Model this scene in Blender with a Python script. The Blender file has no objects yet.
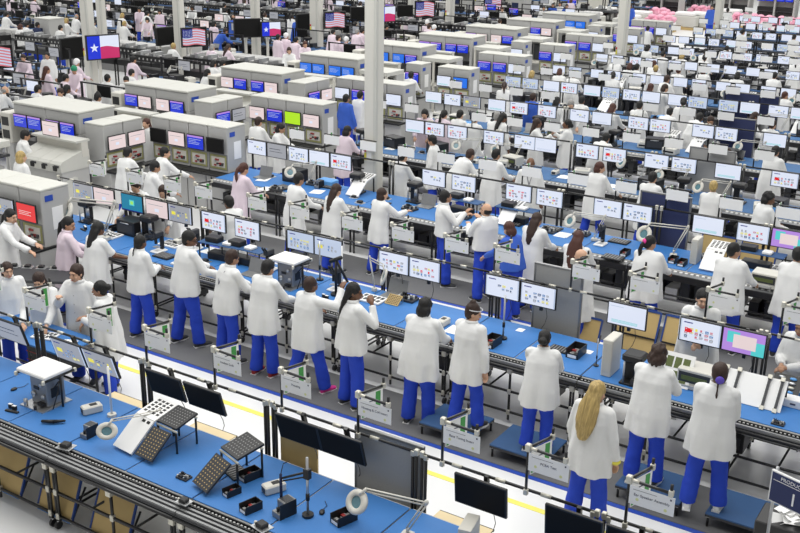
import bpy, bmesh, math, random
from mathutils import Vector, Matrix, Euler, noise
C = bpy.context.scene.collection
random.seed(7)
PI = math.pi
# ------------------------------------------------------------------ camera
F, PIT, ROLL, YAW, CH = 1025.53, .336872, .0155486, -.571868, 6.25915
_cy, _sy = math.cos(YAW), math.sin(YAW)
CW = Vector((_sy*math.cos(PIT), _cy*math.cos(PIT), -math.sin(PIT)))
_r = Vector((_cy, -_sy, 0)); _u = _r.cross(CW)
CR = _r*math.cos(ROLL)+_u*math.sin(ROLL); CU = -_r*math.sin(ROLL)+_u*math.cos(ROLL)
CO = Vector((0, 0, CH))
def proj(p):
    d = Vector(p)-CO; z = d.dot(CW)
    if z < .5: return (-9999, -9999)
    return (400+F*d.dot(CR)/z, 266.5-F*d.dot(CU)/z)
def ray(px, py): return CW+CR*((px-400)/F)-CU*((py-266.5)/F)
def atz(px, py, z):
    d = ray(px, py); t = (z-CH)/d.z; return CO+d*t
def aty(px, py, Y):
    d = ray(px, py); return CO+d*(Y/d.y)
def vis(p, m=12):
    x, y = proj(p); return -m < x < 800+m and -m < y < 533+m
cam = bpy.data.cameras.new('camera'); co = bpy.data.objects.new('camera', cam); C.objects.link(co)
cam.lens = F*36/800; cam.sensor_width = 36; cam.clip_end = 400
M4 = Matrix((CR, CU, -CW)).transposed().to_4x4(); M4.translation = CO
co.matrix_world = M4; bpy.context.scene.camera = co
# ------------------------------------------------------------------ materials
MATS = {}
def mat(name, col, rough=.6, metal=0, emit=0, nz=0, nscale=20, bump=0, bscale=60, alpha=None, coat=0):
    m = bpy.data.materials.new(name); m.use_nodes = True; nt = m.node_tree
    b = nt.nodes['Principled BSDF']; b.inputs['Base Color'].default_value = (*col, 1)
    b.inputs['Roughness'].default_value = rough; b.inputs['Metallic'].default_value = metal
    if emit:
        b.inputs['Emission Color'].default_value = (*col, 1); b.inputs['Emission Strength'].default_value = emit
        b.inputs['Base Color'].default_value = (col[0]*.15, col[1]*.15, col[2]*.15, 1)
    if name == 'black_gloss': b.inputs['Specular IOR Level'].default_value = .12
    if coat: b.inputs['Coat Weight'].default_value = coat
    if nz or bump:
        tc = nt.nodes.new('ShaderNodeTexCoord'); OUT = tc.outputs['Object']
        if name.startswith('hair'):
            mp = nt.nodes.new('ShaderNodeMapping'); mp.inputs['Scale'].default_value = (2.2, 2.2, .22); nt.links.new(tc.outputs['Object'], mp.inputs['Vector']); OUT = mp.outputs['Vector']
    if nz:
        n = nt.nodes.new('ShaderNodeTexNoise'); n.inputs['Scale'].default_value = nscale; n.inputs['Detail'].default_value = 3
        nt.links.new(OUT, n.inputs['Vector'])
        r = nt.nodes.new('ShaderNodeMapRange'); r.inputs['To Min'].default_value = 1-nz; r.inputs['To Max'].default_value = 1+nz
        nt.links.new(n.outputs['Fac'], r.inputs['Value'])
        x = nt.nodes.new('ShaderNodeMix'); x.data_type = 'RGBA'; x.blend_type = 'MULTIPLY'; x.inputs['Factor'].default_value = 1
        x.inputs['A'].default_value = (*col, 1); nt.links.new(r.outputs['Result'], x.inputs['B'])
        nt.links.new(x.outputs['Result'], b.inputs['Base Color'])
    if bump:
        n = nt.nodes.new('ShaderNodeTexNoise'); n.inputs['Scale'].default_value = bscale; n.inputs['Detail'].default_value = 2
        nt.links.new(OUT, n.inputs['Vector'])
        k = nt.nodes.new('ShaderNodeBump'); k.inputs['Strength'].default_value = bump; k.inputs['Distance'].default_value = .01
        nt.links.new(n.outputs['Fac'], k.inputs['Height']); nt.links.new(k.outputs['Normal'], b.inputs['Normal'])
    MATS[name] = m; return m
mat('floor_white', (.77, .775, .775), .3, nz=.035, nscale=.9)
mat('floor_mat', (.135, .137, .142), .8, nz=.1, nscale=3, bump=.3, bscale=120)
mat('tape_blue', (.02, .07, .42), .5, nz=.08)
mat('tape_yellow', (.86, .78, .15), .5, nz=.05)
mat('coat_white', (.74, .745, .74), .85, nz=.03, nscale=6, bump=.25, bscale=18)
mat('coat_pink', (.71, .60, .67), .85, nz=.03, nscale=6, bump=.25, bscale=18)
mat('scrub_blue', (.014, .055, .50), .85, nz=.12, nscale=8, bump=.3, bscale=16)
mat('shirt_blue', (.035, .11, .52), .85, nz=.1, nscale=8, bump=.3, bscale=16)
mat('navy', (.01, .02, .07), .8, nz=.1)
mat('skin_light', (.60, .36, .24), .55, nz=.04)
mat('skin_tan', (.42, .23, .14), .55, nz=.04)
mat('skin_brown', (.16, .075, .04), .5, nz=.04)
mat('hair_black', (.005, .0045, .0045), .62, nz=.3, nscale=40, bump=.5, bscale=90)
mat('hair_brown', (.03, .013, .008), .6, nz=.3, nscale=40, bump=.5, bscale=90)
mat('hair_red', (.065, .02, .012), .6, nz=.3, nscale=40, bump=.5, bscale=90)
mat('hair_blonde', (.42, .30, .11), .5, nz=.8, nscale=30, bump=.5, bscale=90)
mat('hair_grey', (.28, .27, .26), .5, nz=.2, nscale=40, bump=.5, bscale=90)
mat('cap_white', (.8, .8, .8), .8, nz=.02)
mat('cap_green', (.02, .25, .13), .8, nz=.05)
mat('black', (.010, .010, .011), .45, nz=.15)
mat('black_gloss', (.010, .010, .010), .6)
mat('dark', (.035, .037, .042), .5, nz=.15, nscale=12)
mat('pipe', (.008, .008, .009), .3, coat=.2)
mat('joint', (.62, .60, .52), .35, .35, nz=.1)
mat('steel', (.55, .56, .57), .3, .8, nz=.08)
mat('alu', (.27, .275, .28), .35, .55, nz=.08)
mat('cream', (.60, .585, .53), .5, nz=.03, nscale=4)
mat('cream_top', (.54, .54, .50), .5, nz=.03, nscale=4)
mat('gray', (.44, .44, .43), .5, nz=.04, nscale=4)
mat('gray_mid', (.22, .22, .22), .6, nz=.08, nscale=8)
mat('panel_gray', (.36, .36, .355), .9, nz=.08, nscale=60)
mat('panel_blue', (.035, .045, .12), .9, nz=.08, nscale=60)
mat('white', (.80, .80, .79), .5, nz=.02)
mat('paper', (.86, .86, .85), .8, nz=.02)
mat('mat_blue', (.035, .17, .46), .6, nz=.09, nscale=5, bump=.1)
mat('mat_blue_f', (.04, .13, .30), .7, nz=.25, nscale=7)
mat('mat_blue_d', (.03, .09, .22), .7, nz=.12, nscale=5)
mat('edge_blue', (.012, .05, .22), .6, nz=.05)
mat('tan', (.50, .36, .15), .7, nz=.12, nscale=5)
mat('tan_light', (.66, .54, .33), .7, nz=.08, nscale=5)
mat('green', (.06, .33, .07), .6, nz=.05)
mat('pcb', (.10, .13, .035), .5, nz=.3, nscale=60)
mat('olive', (.30, .30, .12), .6, nz=.1)
mat('bin_blue', (.12, .36, .74), .45, nz=.05)
mat('bin_red', (.30, .02, .02), .5, nz=.1)
mat('pink_film', (.78, .36, .48), .4, nz=.3, nscale=9, bump=.5, bscale=14)
mat('ink', (.05, .05, .09), .7)
mat('yellow', (.80, .72, .08), .6, nz=.03)
mat('dot_yellow', (.72, .74, .36), .7)
mat('red', (.55, .02, .02), .6)
mat('lens', (.10, .22, .26), .08, nz=.3, nscale=30, coat=.5)
mat('eye', (.01, .008, .008), .2)
mat('lip', (.30, .10, .08), .5)
mat('pinkband', (.75, .04, .30), .6)
mat('purpleband', (.10, .06, .45), .6)
mat('neon', (.1, .85, .2), .5)
mat('column', (.64, .63, .58), .55, nz=.02, nscale=2)
mat('wall', (.72, .72, .69), .8, nz=.03, nscale=1)
EM = 1.0
for n_, c_, e_ in (('e_white', (.72, .77, .90), .92), ('e_pale', (.52, .60, .76), .9), ('e_pink', (.80, .66, .66), .9), ('e_blue', (.012, .035, .60), .95), ('e_sky', (.02, .16, .75), .95),
        ('e_lime', (.42, .75, .02), .95), ('e_green', (.12, .60, .10), .9), ('e_red', (.72, .015, .02), .95), ('e_teal', (.02, .22, .36), .9), ('e_cyan', (.10, .62, .62), .9),
        ('e_purple', (.45, .25, .72), .9), ('e_gray', (.34, .35, .38), .9), ('e_yellow', (.80, .72, .08), .95), ('e_dark', (.03, .035, .05), .8), ('e_ink', (.10, .14, .25), .8), ('e_crim', (.55, .03, .14), .9), ('e_navy', (.02, .03, .22), .9), ('e_steel', (.12, .25, .50), .9), ('e_rose', (.62, .18, .22), .9)):
    mat(n_, c_, .2, emit=e_*EM)
# ------------------------------------------------------------------ mesh builder
class MB:
    def __init__(s): s.v = []; s.f = []; s.m = []; s.mats = []; s.sm = []
    def mi(s, m):
        if m not in s.mats: s.mats.append(m)
        return s.mats.index(m)
    def add(s, vs, fs, m, T=None, smooth=False):
        b = len(s.v); k = s.mi(m)
        s.v += [(T @ Vector(v)) if T else Vector(v) for v in vs]
        for f in fs: s.f.append([b+i for i in f]); s.m.append(k); s.sm.append(smooth)
        return s
    def box(s, x0, x1, y0, y1, z0, z1, m, T=None):
        vs = [(x, y, z) for z in (z0, z1) for x, y in ((x0, y0), (x1, y0), (x1, y1), (x0, y1))]
        return s.add(vs, [(3, 2, 1, 0), (4, 5, 6, 7), (0, 1, 5, 4), (1, 2, 6, 5), (2, 3, 7, 6), (3, 0, 4, 7)], m, T)
    def cbox(s, x0, x1, y0, y1, z0, z1, m, b=.01, T=None):
        rings = []
        for z, i in ((z0, b), (z0+b, 0), (z1-b, 0), (z1, b)):
            a0, a1, c0, c1 = x0+i, x1-i, y0+i, y1-i
            rings.append([(a0+b, c0, z), (a1-b, c0, z), (a1, c0+b, z), (a1, c1-b, z), (a1-b, c1, z), (a0+b, c1, z), (a0, c1-b, z), (a0, c0+b, z)])
        return s.loft(rings, m, T)
    def loft(s, rings, m, T=None, smooth=False, caps=True):
        n = len(rings[0]); vs = [p for r in rings for p in r]; fs = []
        for i in range(len(rings)-1):
            for j in range(n):
                fs.append((i*n+j, i*n+(j+1) % n, (i+1)*n+(j+1) % n, (i+1)*n+j))
        if caps: fs.append(tuple(range(n))[::-1]); fs.append(tuple(range((len(rings)-1)*n, len(rings)*n)))
        return s.add(vs, fs, m, T, smooth)
    def rod(s, a, b, r, m, r2=None, n=8, T=None, smooth=True):
        a, b = Vector(a), Vector(b); d = (b-a)
        if d.length < 1e-6: return s
        q = d.to_track_quat('Z', 'Y'); r2 = r if r2 is None else r2
        R = [[c+q @ Vector((math.cos(t)*rr, math.sin(t)*rr, 0)) for t in (2*PI*i/n for i in range(n))] for c, rr in ((a, r), (b, r2))]
        return s.loft(R, m, T, smooth)
    def tube(s, pts, r, m, n=6):
        for a, b in zip(pts, pts[1:]): s.rod(a, b, r, m, n=n)
        return s
    def ell(s, c, r, m, n=12, k=8, T=None):
        vs = [(c[0], c[1], c[2]-r[2])]; fs = []
        for i in range(1, k):
            a = -PI/2+PI*i/k
            for j in range(n):
                t = 2*PI*j/n; vs.append((c[0]+r[0]*math.cos(a)*math.cos(t), c[1]+r[1]*math.cos(a)*math.sin(t), c[2]+r[2]*math.sin(a)))
        vs.append((c[0], c[1], c[2]+r[2])); L = len(vs)-1
        for j in range(n):
            fs.append((0, 1+(j+1) % n, 1+j)); fs.append((L, L-n+j, L-n+(j+1) % n))
        for i in range(k-2):
            for j in range(n): fs.append((1+i*n+j, 1+i*n+(j+1) % n, 1+(i+1)*n+(j+1) % n, 1+(i+1)*n+j))
        return s.add(vs, fs, m, T, True)
    def cap(s, a, b, r, r2, m, n=12):   # capsule
        s.rod(a, b, r, m, r2, n=n); s.ell(a, (r,)*3, m, n, 6); s.ell(b, (r2,)*3, m, n, 6); return s
    def disc(s, c, r, m, h=.02, n=20, T=None):
        return s.rod((c[0], c[1], c[2]), (c[0], c[1], c[2]+h), r, m, n=n, T=T, smooth=False)
    def quad(s, p, m): return s.add(p, [tuple(range(len(p)))], m)
    def mesh(s, name):
        me = bpy.data.meshes.new(name); me.from_pydata([tuple(v) for v in s.v], [], s.f)
        for mm in s.mats: me.materials.append(MATS[mm])
        me.polygons.foreach_set('material_index', s.m); me.polygons.foreach_set('use_smooth', s.sm); me.update()
        return me
    def build(s, name, parent=None, loc=None, rz=0):
        return obj(name, s.mesh(name), parent, loc, rz)
def obj(name, me, parent=None, loc=None, rz=0, mtx=None):
    o = bpy.data.objects.new(name, me); C.objects.link(o)
    if parent: o.parent = parent
    if mtx is not None: o.matrix_local = mtx
    else:
        if loc is not None: o.location = loc
        if rz: o.rotation_euler = (0, 0, rz)
    return o
REG = []
def tag(o, label, cat, group=None, kind=None, uniq=True):
    o['label'] = label; o['category'] = cat
    if group: o['group'] = group
    if kind: o['kind'] = kind
    REG.append((o, label, uniq)); return o
def thing(name, label, cat, loc, rz=0, group=None, uniq=True, sc=None):
    o = bpy.data.objects.new(name, None); C.objects.link(o); o.empty_display_size = .1
    o.location = loc; o.rotation_euler = (0, 0, rz)
    if sc: o.scale = sc
    return tag(o, label, cat, group, None, uniq)
def struct(name, mb, loc=None):
    o = mb.build(name, None, loc); o['kind'] = 'structure'; return o
CACHE = {}
def cached(key, fn):
    if key not in CACHE: CACHE[key] = fn()
    return CACHE[key]
def dup(src, loc, rz=0, label=None, cat=None, group=None, uniq=True, sc=None):
    def rec(o, par):
        c = o.copy(); C.objects.link(c)
        if par: c.parent = par
        for ch in KIDS.get(o.name, []): rec(ch, c)
        return c
    kids(src); r = rec(src, None); r.location = loc; r.rotation_euler = (0, 0, rz)
    r.scale = sc if sc else (1, 1, 1)
    if label: r['label'] = label
    if 'group' in r: del r['group']
    if group: r['group'] = group
    REG.append((r, r['label'], uniq)); return r
KIDS = {}
def kids(src):
    if src.name in KIDS: return
    L = list(src.children_recursive)
    for o in [src]+L: KIDS[o.name] = [c for c in L if c.parent == o]
ORD = ['front', 'second', 'third', 'fourth', 'fifth', 'sixth', 'seventh', 'eighth', 'ninth', 'tenth', 'eleventh', 'twelfth', 'thirteenth', 'fourteenth', 'fifteenth', 'sixteenth', 'seventeenth', 'eighteenth', 'nineteenth', 'twentieth']
# a prototype is a function building a whole thing at (loc, rz); the first use builds, later uses copy it
def inst(key, fn, loc, rz, label, cat, group=None, uniq=True, sc=None):
    if key in CACHE: return dup(CACHE[key], loc, rz, label, cat, group, uniq, sc)
    o = fn(label, cat, loc, rz, group, uniq)
    if sc: o.scale = sc
    CACHE[key] = o; return o
# ------------------------------------------------------------------ remeshing
def remesh(mb, voxel, smooth=3, disp=None, name='m'):
    me = mb.mesh('t'); o = bpy.data.objects.new('t', me); C.objects.link(o)
    r = o.modifiers.new('r', 'REMESH'); r.mode = 'VOXEL'; r.voxel_size = voxel
    if smooth:
        q = o.modifiers.new('s', 'SMOOTH'); q.iterations = smooth; q.factor = .5
    dg = bpy.context.evaluated_depsgraph_get(); dg.update()
    n = bpy.data.meshes.new_from_object(o.evaluated_get(dg), depsgraph=dg)
    bpy.data.objects.remove(o); n.name = name
    if disp:
        nv = [v.normal.copy() for v in n.vertices]
        for v, k in zip(n.vertices, nv): v.co += k*disp(v.co)
    n.materials.clear(); n.materials.append(MATS[mb.mats[0]])
    n.polygons.foreach_set('material_index', [0]*len(n.polygons)); n.polygons.foreach_set('use_smooth', [True]*len(n.polygons)); n.update()
    return n
# ------------------------------------------------------------------ people
POSES = {  # lean deg, head(pitch,yaw) deg, left hand, right hand, feet spread, stride, coat hem z
 'work':   dict(lean=10, head=(28, 0), L=(-.16, .50, 1.02), R=(.17, .46, 1.04), st=.03),
 'work_r': dict(lean=8, head=(15, -42), L=(-.10, .46, 1.05), R=(.26, .42, 1.03), st=.08),
 'work_l': dict(lean=8, head=(15, 42), L=(-.26, .42, 1.03), R=(.10, .46, 1.05), st=.05),
 'down':   dict(lean=3, head=(22, -8), L=(-.27, .10, .82), R=(.28, .06, .80), st=.04),
 'raise':  dict(lean=6, head=(12, -10), L=(-.18, .42, 1.06), R=(.27, .42, 1.50), st=.12),
 'chin':   dict(lean=2, head=(8, -40), L=(-.05, .30, 1.12), R=(.13, .22, 1.42), st=.02),
 'talk':   dict(lean=0, head=(-6, 20), L=(-.10, .38, 1.24), R=(.12, .36, 1.34), st=.04),
 'fold':   dict(lean=4, head=(10, 10), L=(-.02, .34, 1.10), R=(.04, .33, 1.12), st=.05),
 'point':  dict(lean=2, head=(6, -8), L=(-.10, .12, .92), R=(.10, .34, 1.33), st=.02),
 'bend':   dict(lean=34, head=(30, 10), L=(-.18, .66, .98), R=(.18, .62, .99), st=.10),
 'hang':   dict(lean=5, head=(22, -52), L=(-.10, .44, 1.04), R=(.27, .02, .84), st=.05),
 'shelf':  dict(lean=6, head=(2, -15), L=(-.20, .46, 1.12), R=(.22, .50, 1.22), st=.05),
 'stand':  dict(lean=0, head=(5, 0), L=(-.26, .08, .80), R=(.26, .08, .80), st=.02),
 'reach':  dict(lean=12, head=(12, -20), L=(-.16, .45, 1.05), R=(.30, .55, 1.06), st=.06),
}
def body_fn(P, style='n'):
    ln = math.radians(P['lean']); HZ = .93
    def bend(p):
        x, y, z = p
        if z <= .80: return Vector(p)
        w = min(1, (z-.80)/.35); a = ln*w; dz = z-HZ
        return Vector((x, y+dz*math.sin(a) if dz > 0 else y, HZ+dz*math.cos(a)-y*math.sin(a) if dz > 0 else z))
    sh = [bend((s*.165, -.01, 1.385)) for s in (-1, 1)]
    neck0 = bend((0, -.01, 1.42)); hc = bend((0, .02, 1.575))
    hp, hy = math.radians(P['head'][0]), math.radians(P['head'][1])
    HM = Matrix.Translation(hc) @ Euler((-(hp+ln*.6), 0, hy), 'XYZ').to_matrix().to_4x4()
    HM = Matrix.Translation(hc) @ Matrix.Rotation(hy, 4, 'Z') @ Matrix.Rotation(-(hp*.8), 4, 'X')
    arms = []
    for s, S, Hh in ((-1, sh[0], Vector(P['L'])), (1, sh[1], Vector(P['R']))):
        d = Hh-S; L1, L2 = .285, .27
        if d.length > L1+L2-.01: Hh = S+d.normalized()*(L1+L2-.01); d = Hh-S
        a = (L1*L1-L2*L2+d.length**2)/(2*d.length); h = math.sqrt(max(0, L1*L1-a*a))
        pole = Vector((s*.55, -.35, -.9)); n = (pole-d.normalized()*pole.dot(d.normalized())).normalized()
        E = S+d.normalized()*a+n*h; arms.append((s, S, E, Hh))
    return bend, arms, HM, neck0, hc
def hand(mb, s, E, W, m, curl=.55):
    d = (W-E).normalized(); side = d.cross(Vector((0, 0, 1)))
    side = side.normalized() if side.length > .2 else Vector((s, 0, 0))
    if side.x*s < 0: side = -side
    up = side.cross(d).normalized()
    if up.z > 0: up = -up       # palm side
    pe = W+d*.075
    mb.cap(W-d*.02, W+d*.03, .026, .028, m, 8)
    for k in range(4):
        o = side*(.03-.02*k)
        mb.cap(W+d*.025+o*.6, pe+o, .014, .012, m, 7)
        L = (.035, .042, .04, .03)[k]
        a1 = pe+o; b1 = a1+(d*math.cos(curl)+up*math.sin(curl))*L; c1 = b1+(d*math.cos(curl*2.1)+up*math.sin(curl*2.1))*L*.75
        mb.cap(a1, b1, .0105, .0095, m, 7); mb.cap(b1, c1, .0095, .008, m, 7)
    t0 = W+d*.015-side*.022; t1 = t0-side*.028+d*.03+up*.012; mb.cap(t0, t1, .013, .011, m, 7); mb.cap(t1, t1+d*.03+up*.012, .011, .009, m, 7)
def mk_body(P, vox):
    bend, arms, HM, n0, hc = body_fn(P); m = 'skin_tan'; mb = MB()
    for z0, z1, r0, r1 in ((.92, 1.1, .10, .095), (1.1, 1.35, .095, .10)): mb.cap(bend((0, 0, z0)), bend((0, 0, z1)), r0, r1, m)
    mb.cap(sh0 := arms[0][1]*.8+arms[1][1]*.2, arms[1][1]*.8+arms[0][1]*.2, .055, .055, m)
    mb.cap(n0, hc+Vector((0, 0, -.05)), .056, .052, m)
    for s, S, E, W in arms:
        mb.cap(S, E, .045, .036, m); mb.cap(E, W, .034, .023, m); hand(mb, s, E, W, m)
    st = P['st']
    for s in (-1, 1):
        hip = (s*.085, 0, .9); kn = (s*(.10+st*.5), s*st*.5+.01, .49); an = (s*(.105+st), s*st, .085)
        mb.cap(hip, kn, .078, .052, m); mb.cap(kn, an, .050, .032, m); mb.cap((an[0], an[1], .04), (an[0], an[1]+.13, .03), .034, .026, m)
    H = MB()
    H.ell((0, -.012, .018), (.074, .092, .096), m, 18, 12); H.ell((0, .026, -.032), (.060, .064, .082), m, 16, 10); H.ell((0, .040, -.082), (.034, .036, .030), m)
    H.cap((0, .084, .006), (0, .104, -.030), .009, .014, m); H.ell((0, .074, .028), (.046, .018, .011), m)
    for s in (-1, 1): H.ell((s*.074, -.008, -.012), (.010, .018, .028), m); H.ell((s*.036, .062, -.036), (.022, .022, .02), m)
    H.ell((0, .084, -.066), (.022, .012, .008), m)
    mb.add(H.v, H.f, m, HM, True)
    return remesh(mb, vox, 2, None, 'body')
def mk_coat(P, vox, hem, short=False, wide=1., seed=0, scrub=False):
    bend, arms, HM, n0, hc = body_fn(P); m = 'coat_white'; mb = MB()
    T = [(1.478, .066, .066), (1.455, .085, .08), (1.42, .155, .098), (1.37, .192, .118), (1.28, .198, .136), (1.16, .192, .140), (1.04, .198, .146), (.92, .212, .158), (.80, .222, .170), (.68, .232, .180), (.56, .240, .186), (.44, .245, .190)]
    rings = []; N = 40; ph = seed*1.7
    for z, rx, ry in T:
        if z < hem-.02: break
        w = 1+(wide-1)*max(0, min(1, (1.40-z)/.25)); rx *= w; ry *= w
        fold = .016*max(0, min(1, (1.1-z)/.4))
        R = []
        for i in range(N):
            t = 2*PI*i/N; c, s_ = math.cos(t), math.sin(t)
            k = 1+fold/.2*(math.sin(5*t+ph)+.6*math.sin(9*t+ph*2))
            e = 2.4 if z > .9 else 2.2
            x = rx*k*math.copysign(abs(c)**(2/e), c); y = ry*k*math.copysign(abs(s_)**(2/e), s_)
            back = -.012 if z > 1.2 else 0
            zz = z if rings and z > hem+.02 else z
            R.append(bend((x, y+back, zz)))
        rings.append(R)
    mb.loft(rings[::-1], m)
    for s, S, E, W in arms:
        mb.cap(S*.86+arms[0][1]*.07+arms[1][1]*.07, S, .078, .070, m)
        if short: mb.rod(S, S+(E-S)*.85, .072, m, .070, n=14); mb.ell(S, (.072,)*3, m)
        else:
            mb.cap(S, E, .070, .060, m); mb.rod(E, W-(W-E).normalized()*.01, .060, m, .050, n=14)
    def d(c):
        f = noise.noise(Vector((c.x*7+seed*3, c.y*7, c.z*2.6)))*.014+noise.noise(Vector((c.x*16, c.y*16+seed, c.z*4)))*.005+noise.noise(Vector((c.x*3+seed, c.y*3, c.z*11)))*.0025
        return f
    return remesh(mb, vox, 2, d, 'coat')
def mk_trousers(P, vox, seed=0, wide=1.):
    m = 'scrub_blue'; mb = MB(); st = P['st']
    mb.ell((0, 0, .90), (.168*wide, .125*wide, .13), m, 16, 10)
    for s in (-1, 1):
        hip = Vector((s*.085, 0, .88)); kn = Vector((s*(.10+st*.5), s*st*.5+.015, .48)); an = Vector((s*(.105+st), s*st-.005, .07))
        mb.cap(hip, kn, .104*wide, .088, m, 16); mb.rod(kn, an, .088, m, .092, n=16)
    def d(c): return noise.noise(Vector((c.x*9+seed, c.y*9, c.z*7)))*.011+noise.noise(Vector((c.x*20, c.y*20+seed, c.z*22)))*.004
    return remesh(mb, vox, 2, d, 'trousers')
def mk_shoe():
    mb = MB(); R = []
    for y, w, h in ((-.085, .022, .05), (-.07, .036, .085), (-.02, .038, .085), (.04, .042, .075), (.10, .046, .06), (.15, .044, .05), (.18, .026, .04)):
        R.append([(w*math.cos(t), y, .012+max(0, h*.5+h*.5*math.sin(t))) for t in (2*PI*i/12 for i in range(12))])
    mb.loft(R, 'dark', smooth=True)
    mb.loft([[(x*.052*1.0, y, z) for x, y in ((-.8, -.09), (.8, -.09), (.85, 0), (1, .10), (.6, .185), (-.6, .185), (-1, .10), (-.85, 0))] for z in (0, .022)], 'white')
    return mb.mesh('shoe')
def mk_hair(style, vox=.011, pitch=0):
    m = 'hair_black'; mb = MB(); cap = True
    amp, fr = .006, 22
    if style == 'bald':
        mb.ell((0, -.030, -.008), (.083, .082, .062), m, 16, 10); vox = min(vox, .011)
    else:
        mb.ell((0, -.024, .032), (.087, .098, .100), m, 18, 12)
        mb.ell((0, -.050, -.010), (.080, .064, .085), m, 16, 10)
    if style == 'long':
        R = [[(w*math.cos(t), y+d*math.sin(t), z) for t in (2*PI*i/14 for i in range(14))] for z, w, d, y in ((.03, .08, .06, -.05), (-.05, .092, .05, -.07), (-.14, .098, .04, -.095), (-.24, .092, .036, -.125), (-.36, .07, .03, -.135), (-.43, .035, .018, -.14))]
        mb.loft(R[::-1], m); amp = .007; fr = 14
    if style == 'xlong':
        R = [[(w*math.cos(t), y+d*math.sin(t), z) for t in (2*PI*i/14 for i in range(14))] for z, w, d, y in ((.03, .082, .06, -.05), (-.06, .098, .055, -.07), (-.17, .130, .045, -.10), (-.30, .132, .04, -.125), (-.43, .10, .032, -.14), (-.52, .05, .02, -.15))]
        mb.loft(R[::-1], m); amp = .007; fr = 14
    if style == 'mid':
        mb.ell((0, -.045, -.05), (.098, .078, .10), m, 16, 10)
    if style == 'curly':
        mb.ell((0, -.045, -.04), (.104, .085, .11), m, 16, 10); mb.ell((0, -.02, .04), (.094, .104, .102), m); amp = .022; fr = 26
    if style in ('tail', 'longtail'):
        L = 1.0 if style == 'tail' else 1.9
        p = Vector((0, -.10, .03)); mb.ell(p, (.035, .03, .035), m)
        pts = [p, Vector((0, -.145, -.03)), Vector((0, -.15, -.12*L)), Vector((.01, -.14, -.21*L)), Vector((.012, -.135, -.28*L))]
        for (a, b), (r0, r1) in zip(zip(pts, pts[1:]), ((.026, .034), (.034, .036), (.036, .028), (.028, .010))): mb.cap(a, b, r0, r1, m)
    if style == 'braid':
        pts = [Vector((-.01, -.10, -.04)), Vector((-.015, -.125, -.14)), Vector((-.015, -.12, -.26)), Vector((-.015, -.118, -.36))]
        for a, b in zip(pts, pts[1:]): mb.cap(a, b, .014, .012, m)
    if style == 'bun': mb.ell((0, -.13, .015), (.05, .042, .046), m)
    if style == 'lowbun': mb.ell((0, -.125, -.03), (.06, .05, .05), m); amp = .010
    if style == 'topbun': mb.ell((0, -.055, .135), (.038, .038, .036), m); mb.ell((0, -.03, .05), (.084, .094, .09), m)
    if style == 'cap':
        mb = MB(); m = 'cap_white'; mb.ell((0, -.02, .05), (.10, .112, .095), m, 16, 10); mb.ell((0, -.05, .0), (.09, .075, .08), m)
    if style == 'bald': amp = .002
    if style in ('long', 'xlong', 'tail', 'longtail', 'braid'):
        pv = Vector((0, -.07, 0))
        for i, v in enumerate(mb.v):
            if v.z < -.005 and v.y < .02:
                w_ = min(1, (-.005-v.z)/.09); mb.v[i] = pv+Matrix.Rotation(pitch*w_*.62, 3, 'X') @ (v-pv)+Vector((0, -.022*w_, 0))
    return remesh(mb, vox, 2, lambda c: noise.noise(Vector((c.x*fr, c.y*fr, c.z*fr*.5)))*amp+(noise.noise(Vector((c.x*70, c.y*40, c.z*5)))*.006 if style in ('long', 'xlong', 'mid') else 0), 'hair')
def setmat(o, name):
    if o.data.materials[0] is not MATS[name]:
        o.material_slots[0].link = 'OBJECT'; o.material_slots[0].material = MATS[name]
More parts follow.
